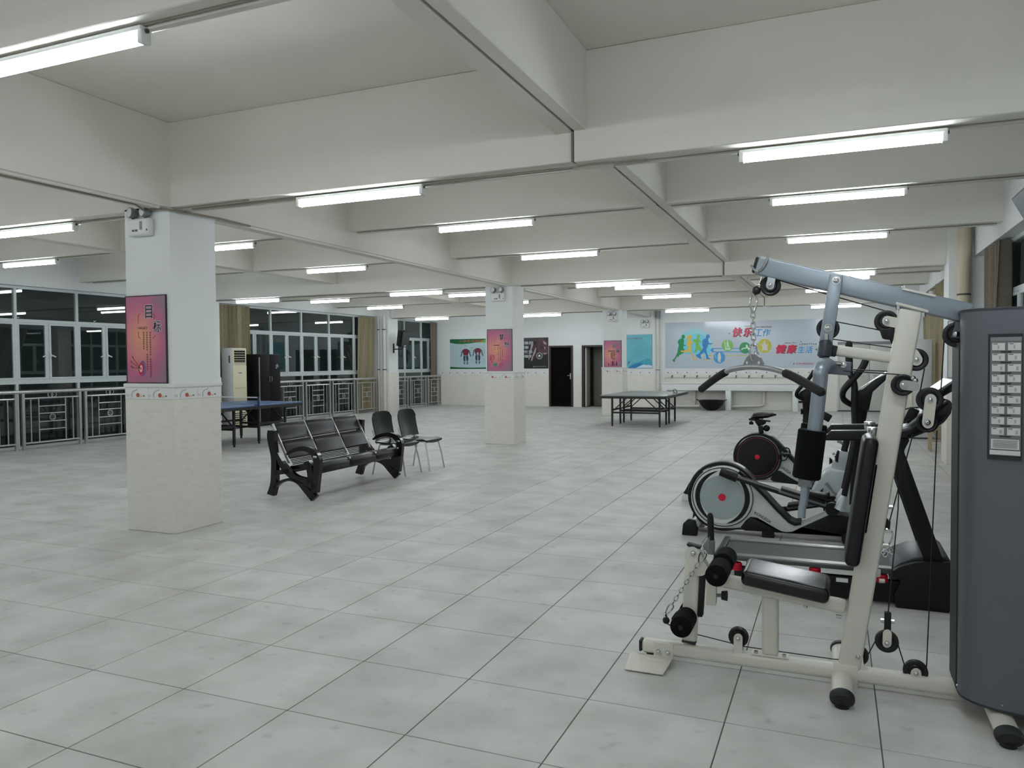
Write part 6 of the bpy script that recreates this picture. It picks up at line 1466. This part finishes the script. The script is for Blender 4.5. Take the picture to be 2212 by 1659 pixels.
# crank and pedals
for s, p in ((-1, (1040, 930)), (1, (930, 1080))):
    y = BY + s * 0.16; c0 = Vector(B_(1000, 1000)); e_ = Vector(B_(*p)); c0.y = BY + s * 0.10; e_.y = BY + s * 0.10
    mb().beam(c0, e_, 0.03, 0.02, (0, 1, 0)).build('crank', 'black', BK, bevel=0.004)
    mb().box(e_.x - 0.05, e_.x + 0.05, min(y, y + s * 0.09), max(y, y + s * 0.09), e_.z - 0.012, e_.z + 0.012).build('pedal', 'black', BK, bevel=0.006)
    mb().tube(catmull([(e_.x - 0.05, y + s * 0.04, e_.z), (e_.x - 0.03, y + s * 0.04, e_.z + 0.06), (e_.x + 0.03, y + s * 0.04, e_.z + 0.06), (e_.x + 0.05, y + s * 0.04, e_.z)], 4), 0.008, 6).build('pedal_strap', 'black', BK)
mb().ring((B_(985, 1000)[0], BY - 0.09, B_(985, 1000)[2]), (0, -1, 0), 60 * kb, 78 * kb, 0.01, 24).build('chain_ring', 'black', BK)
H_ = crop(1680, 720, 280 / 1936, BY)
mb().tube([at3(1757, 1062, BY), at3(1752, 1010, BY), H_(430, 1280)], [0.055, 0.05, 0.042], 14).build('mast', 'black', BK, smooth=True)
mb().tube([H_(435, 1290), H_(430, 1060), H_(420, 940)], [0.04, 0.04, 0.05], 14).build('mast_upper', 'black', BK, smooth=True)
mb().prism([(p[0], p[2]) for p in (H_(a, b) for a, b in [(385, 1100), (360, 980), (320, 905), (330, 875), (480, 790), (520, 800), (500, 900), (480, 1100)])], BY - 0.09, BY + 0.09).build('console', 'black', BK, bevel=0.008)
mb().prism([(p[0], p[2]) for p in (H_(a, b) for a, b in [(318, 898), (328, 872), (478, 786), (490, 795), (345, 880)])], BY - 0.085, BY + 0.085).build('console_face', 'shell_white', BK)
mb().tube([H_(400, 1170), H_(345, 1170)], [0.02, 0.034], 12).build('knob', 'black', BK); mb().tube([H_(380, 1025), H_(310, 1027)], 0.011, 8).build('lever', 'black', BK)
mb().beam(H_(660, 1210), H_(790, 1280), 0.08, 0.05, (0, 1, 0)).build('weight_pouch', 'black', BK, bevel=0.006); mb().tube([H_(435, 1190), H_(690, 1222)], 0.014, 8).build('pouch_arm', 'black', BK)
for s in (-1, 1):
    hb = [(540, 555), (470, 670), (360, 790), (290, 870), (285, 940), (370, 990)]
    pts = [at3(1680 + a * 280 / 1936, 720 + b * 280 / 1936, BY - 0.16) for a, b in hb]; pts = [(p[0], BY + s * (0.16 - 0.03 * max(0, i - 3)), p[2]) for i, p in enumerate(pts)]
    mb().tube(catmull(pts, 5), 0.018, 12).build('handlebar', 'black', BK, smooth=True)

# ================================================================== SILVER MAGNETIC BIKE BEHIND
SY = 7.95
SB = thing('magnetic_bike', 'silver grey shelled exercise bike half hidden behind the gym back pad', 'exercise bike', (0.0, SY, 0))
S2 = crop(1680, 920, 280 / 1659, SY)
def sp(pts): return [(p[0], p[2]) for p in (S2(a, b) for a, b in pts)]
mb().prism(sp([(410, 870), (470, 740), (530, 640), (620, 555), (690, 525), (860, 560), (960, 580), (1060, 700), (1130, 860), (1150, 1000), (1050, 1080), (800, 1090), (660, 1060), (580, 960), (560, 830), (490, 880)]), SY - 0.13, SY + 0.13).build('shell', 'shell_silver', SB, bevel=0.02, seg=4)
mb().prism(sp([(490, 880), (560, 790), (590, 770), (560, 860), (560, 940)]), SY - 0.134, SY - 0.12).build('shell_accent', 'black', SB)
mb().prism(sp(catmull([(600, 720), (660, 780), (720, 850), (800, 880)], 4) + catmull([(800, 860), (730, 820), (680, 750), (640, 690)], 4)), SY - 0.136, SY - 0.12).build('shell_accent', 'mid_grey', SB)
mb().prism(sp([(690, 560), (690, 480), (720, 440), (770, 305), (910, 335), (905, 560)]), SY - 0.07, SY + 0.07).build('mast_base', 'shell_silver', SB, bevel=0.01)
mb().prism(sp([(760, 310), (790, 305), (770, 460), (735, 440), (735, 390)]), SY - 0.08, SY - 0.02).build('clamp', 'black', SB, bevel=0.005)
mb().tube([S2(720, 390), S2(750, 370)], 0.03, 12).build('clamp_ring', 'chrome', SB); mb().tube([S2(700, 450), S2(660, 448)], [0.015, 0.036], 10).build('knob', 'black', SB)
mb().tube(catmull([S2(870, 330), S2(850, 250), S2(800, 205), S2(760, 195)], 4), 0.014, 8).build('hose', 'mid_grey', SB, smooth=True)
mb().tube([S2(640, 890), S2(645, 960)], 0.012, 8).build('pin', 'black', SB)
x0, z0 = sp([(620, 1080)])[0]; x1 = at(1905, 1115, SY)[0]
mb().box(x0, x1, SY - 0.04, SY + 0.04, 0.03, 0.09).build('base_rail', 'shell_silver', SB, bevel=0.01)
mb().box(x0 + 0.05, x0 + 0.42, SY - 0.05, SY + 0.05, 0.085, max(0.12, z0 + 0.03)).build('support', 'shell_silver', SB)
for x in (x0 + 0.02, x1):
    mb().tube([(x, SY - 0.24, 0.045), (x, SY + 0.24, 0.045)], 0.035, 14).build('stabiliser', 'shell_silver', SB, smooth=True)
    for s in (-1, 1): mb().tube([(x, SY + s * 0.24, 0.05), (x, SY + s * 0.28, 0.05)], 0.05, 14).build('stabiliser_cap', 'black', SB, smooth=True)
pm = sp([(850, 320)])[0]
mb().tube([(pm[0], SY, pm[1]), (pm[0] + 0.05, SY, pm[1] + 0.22)], 0.03, 12).build('mast', 'black', SB, smooth=True)
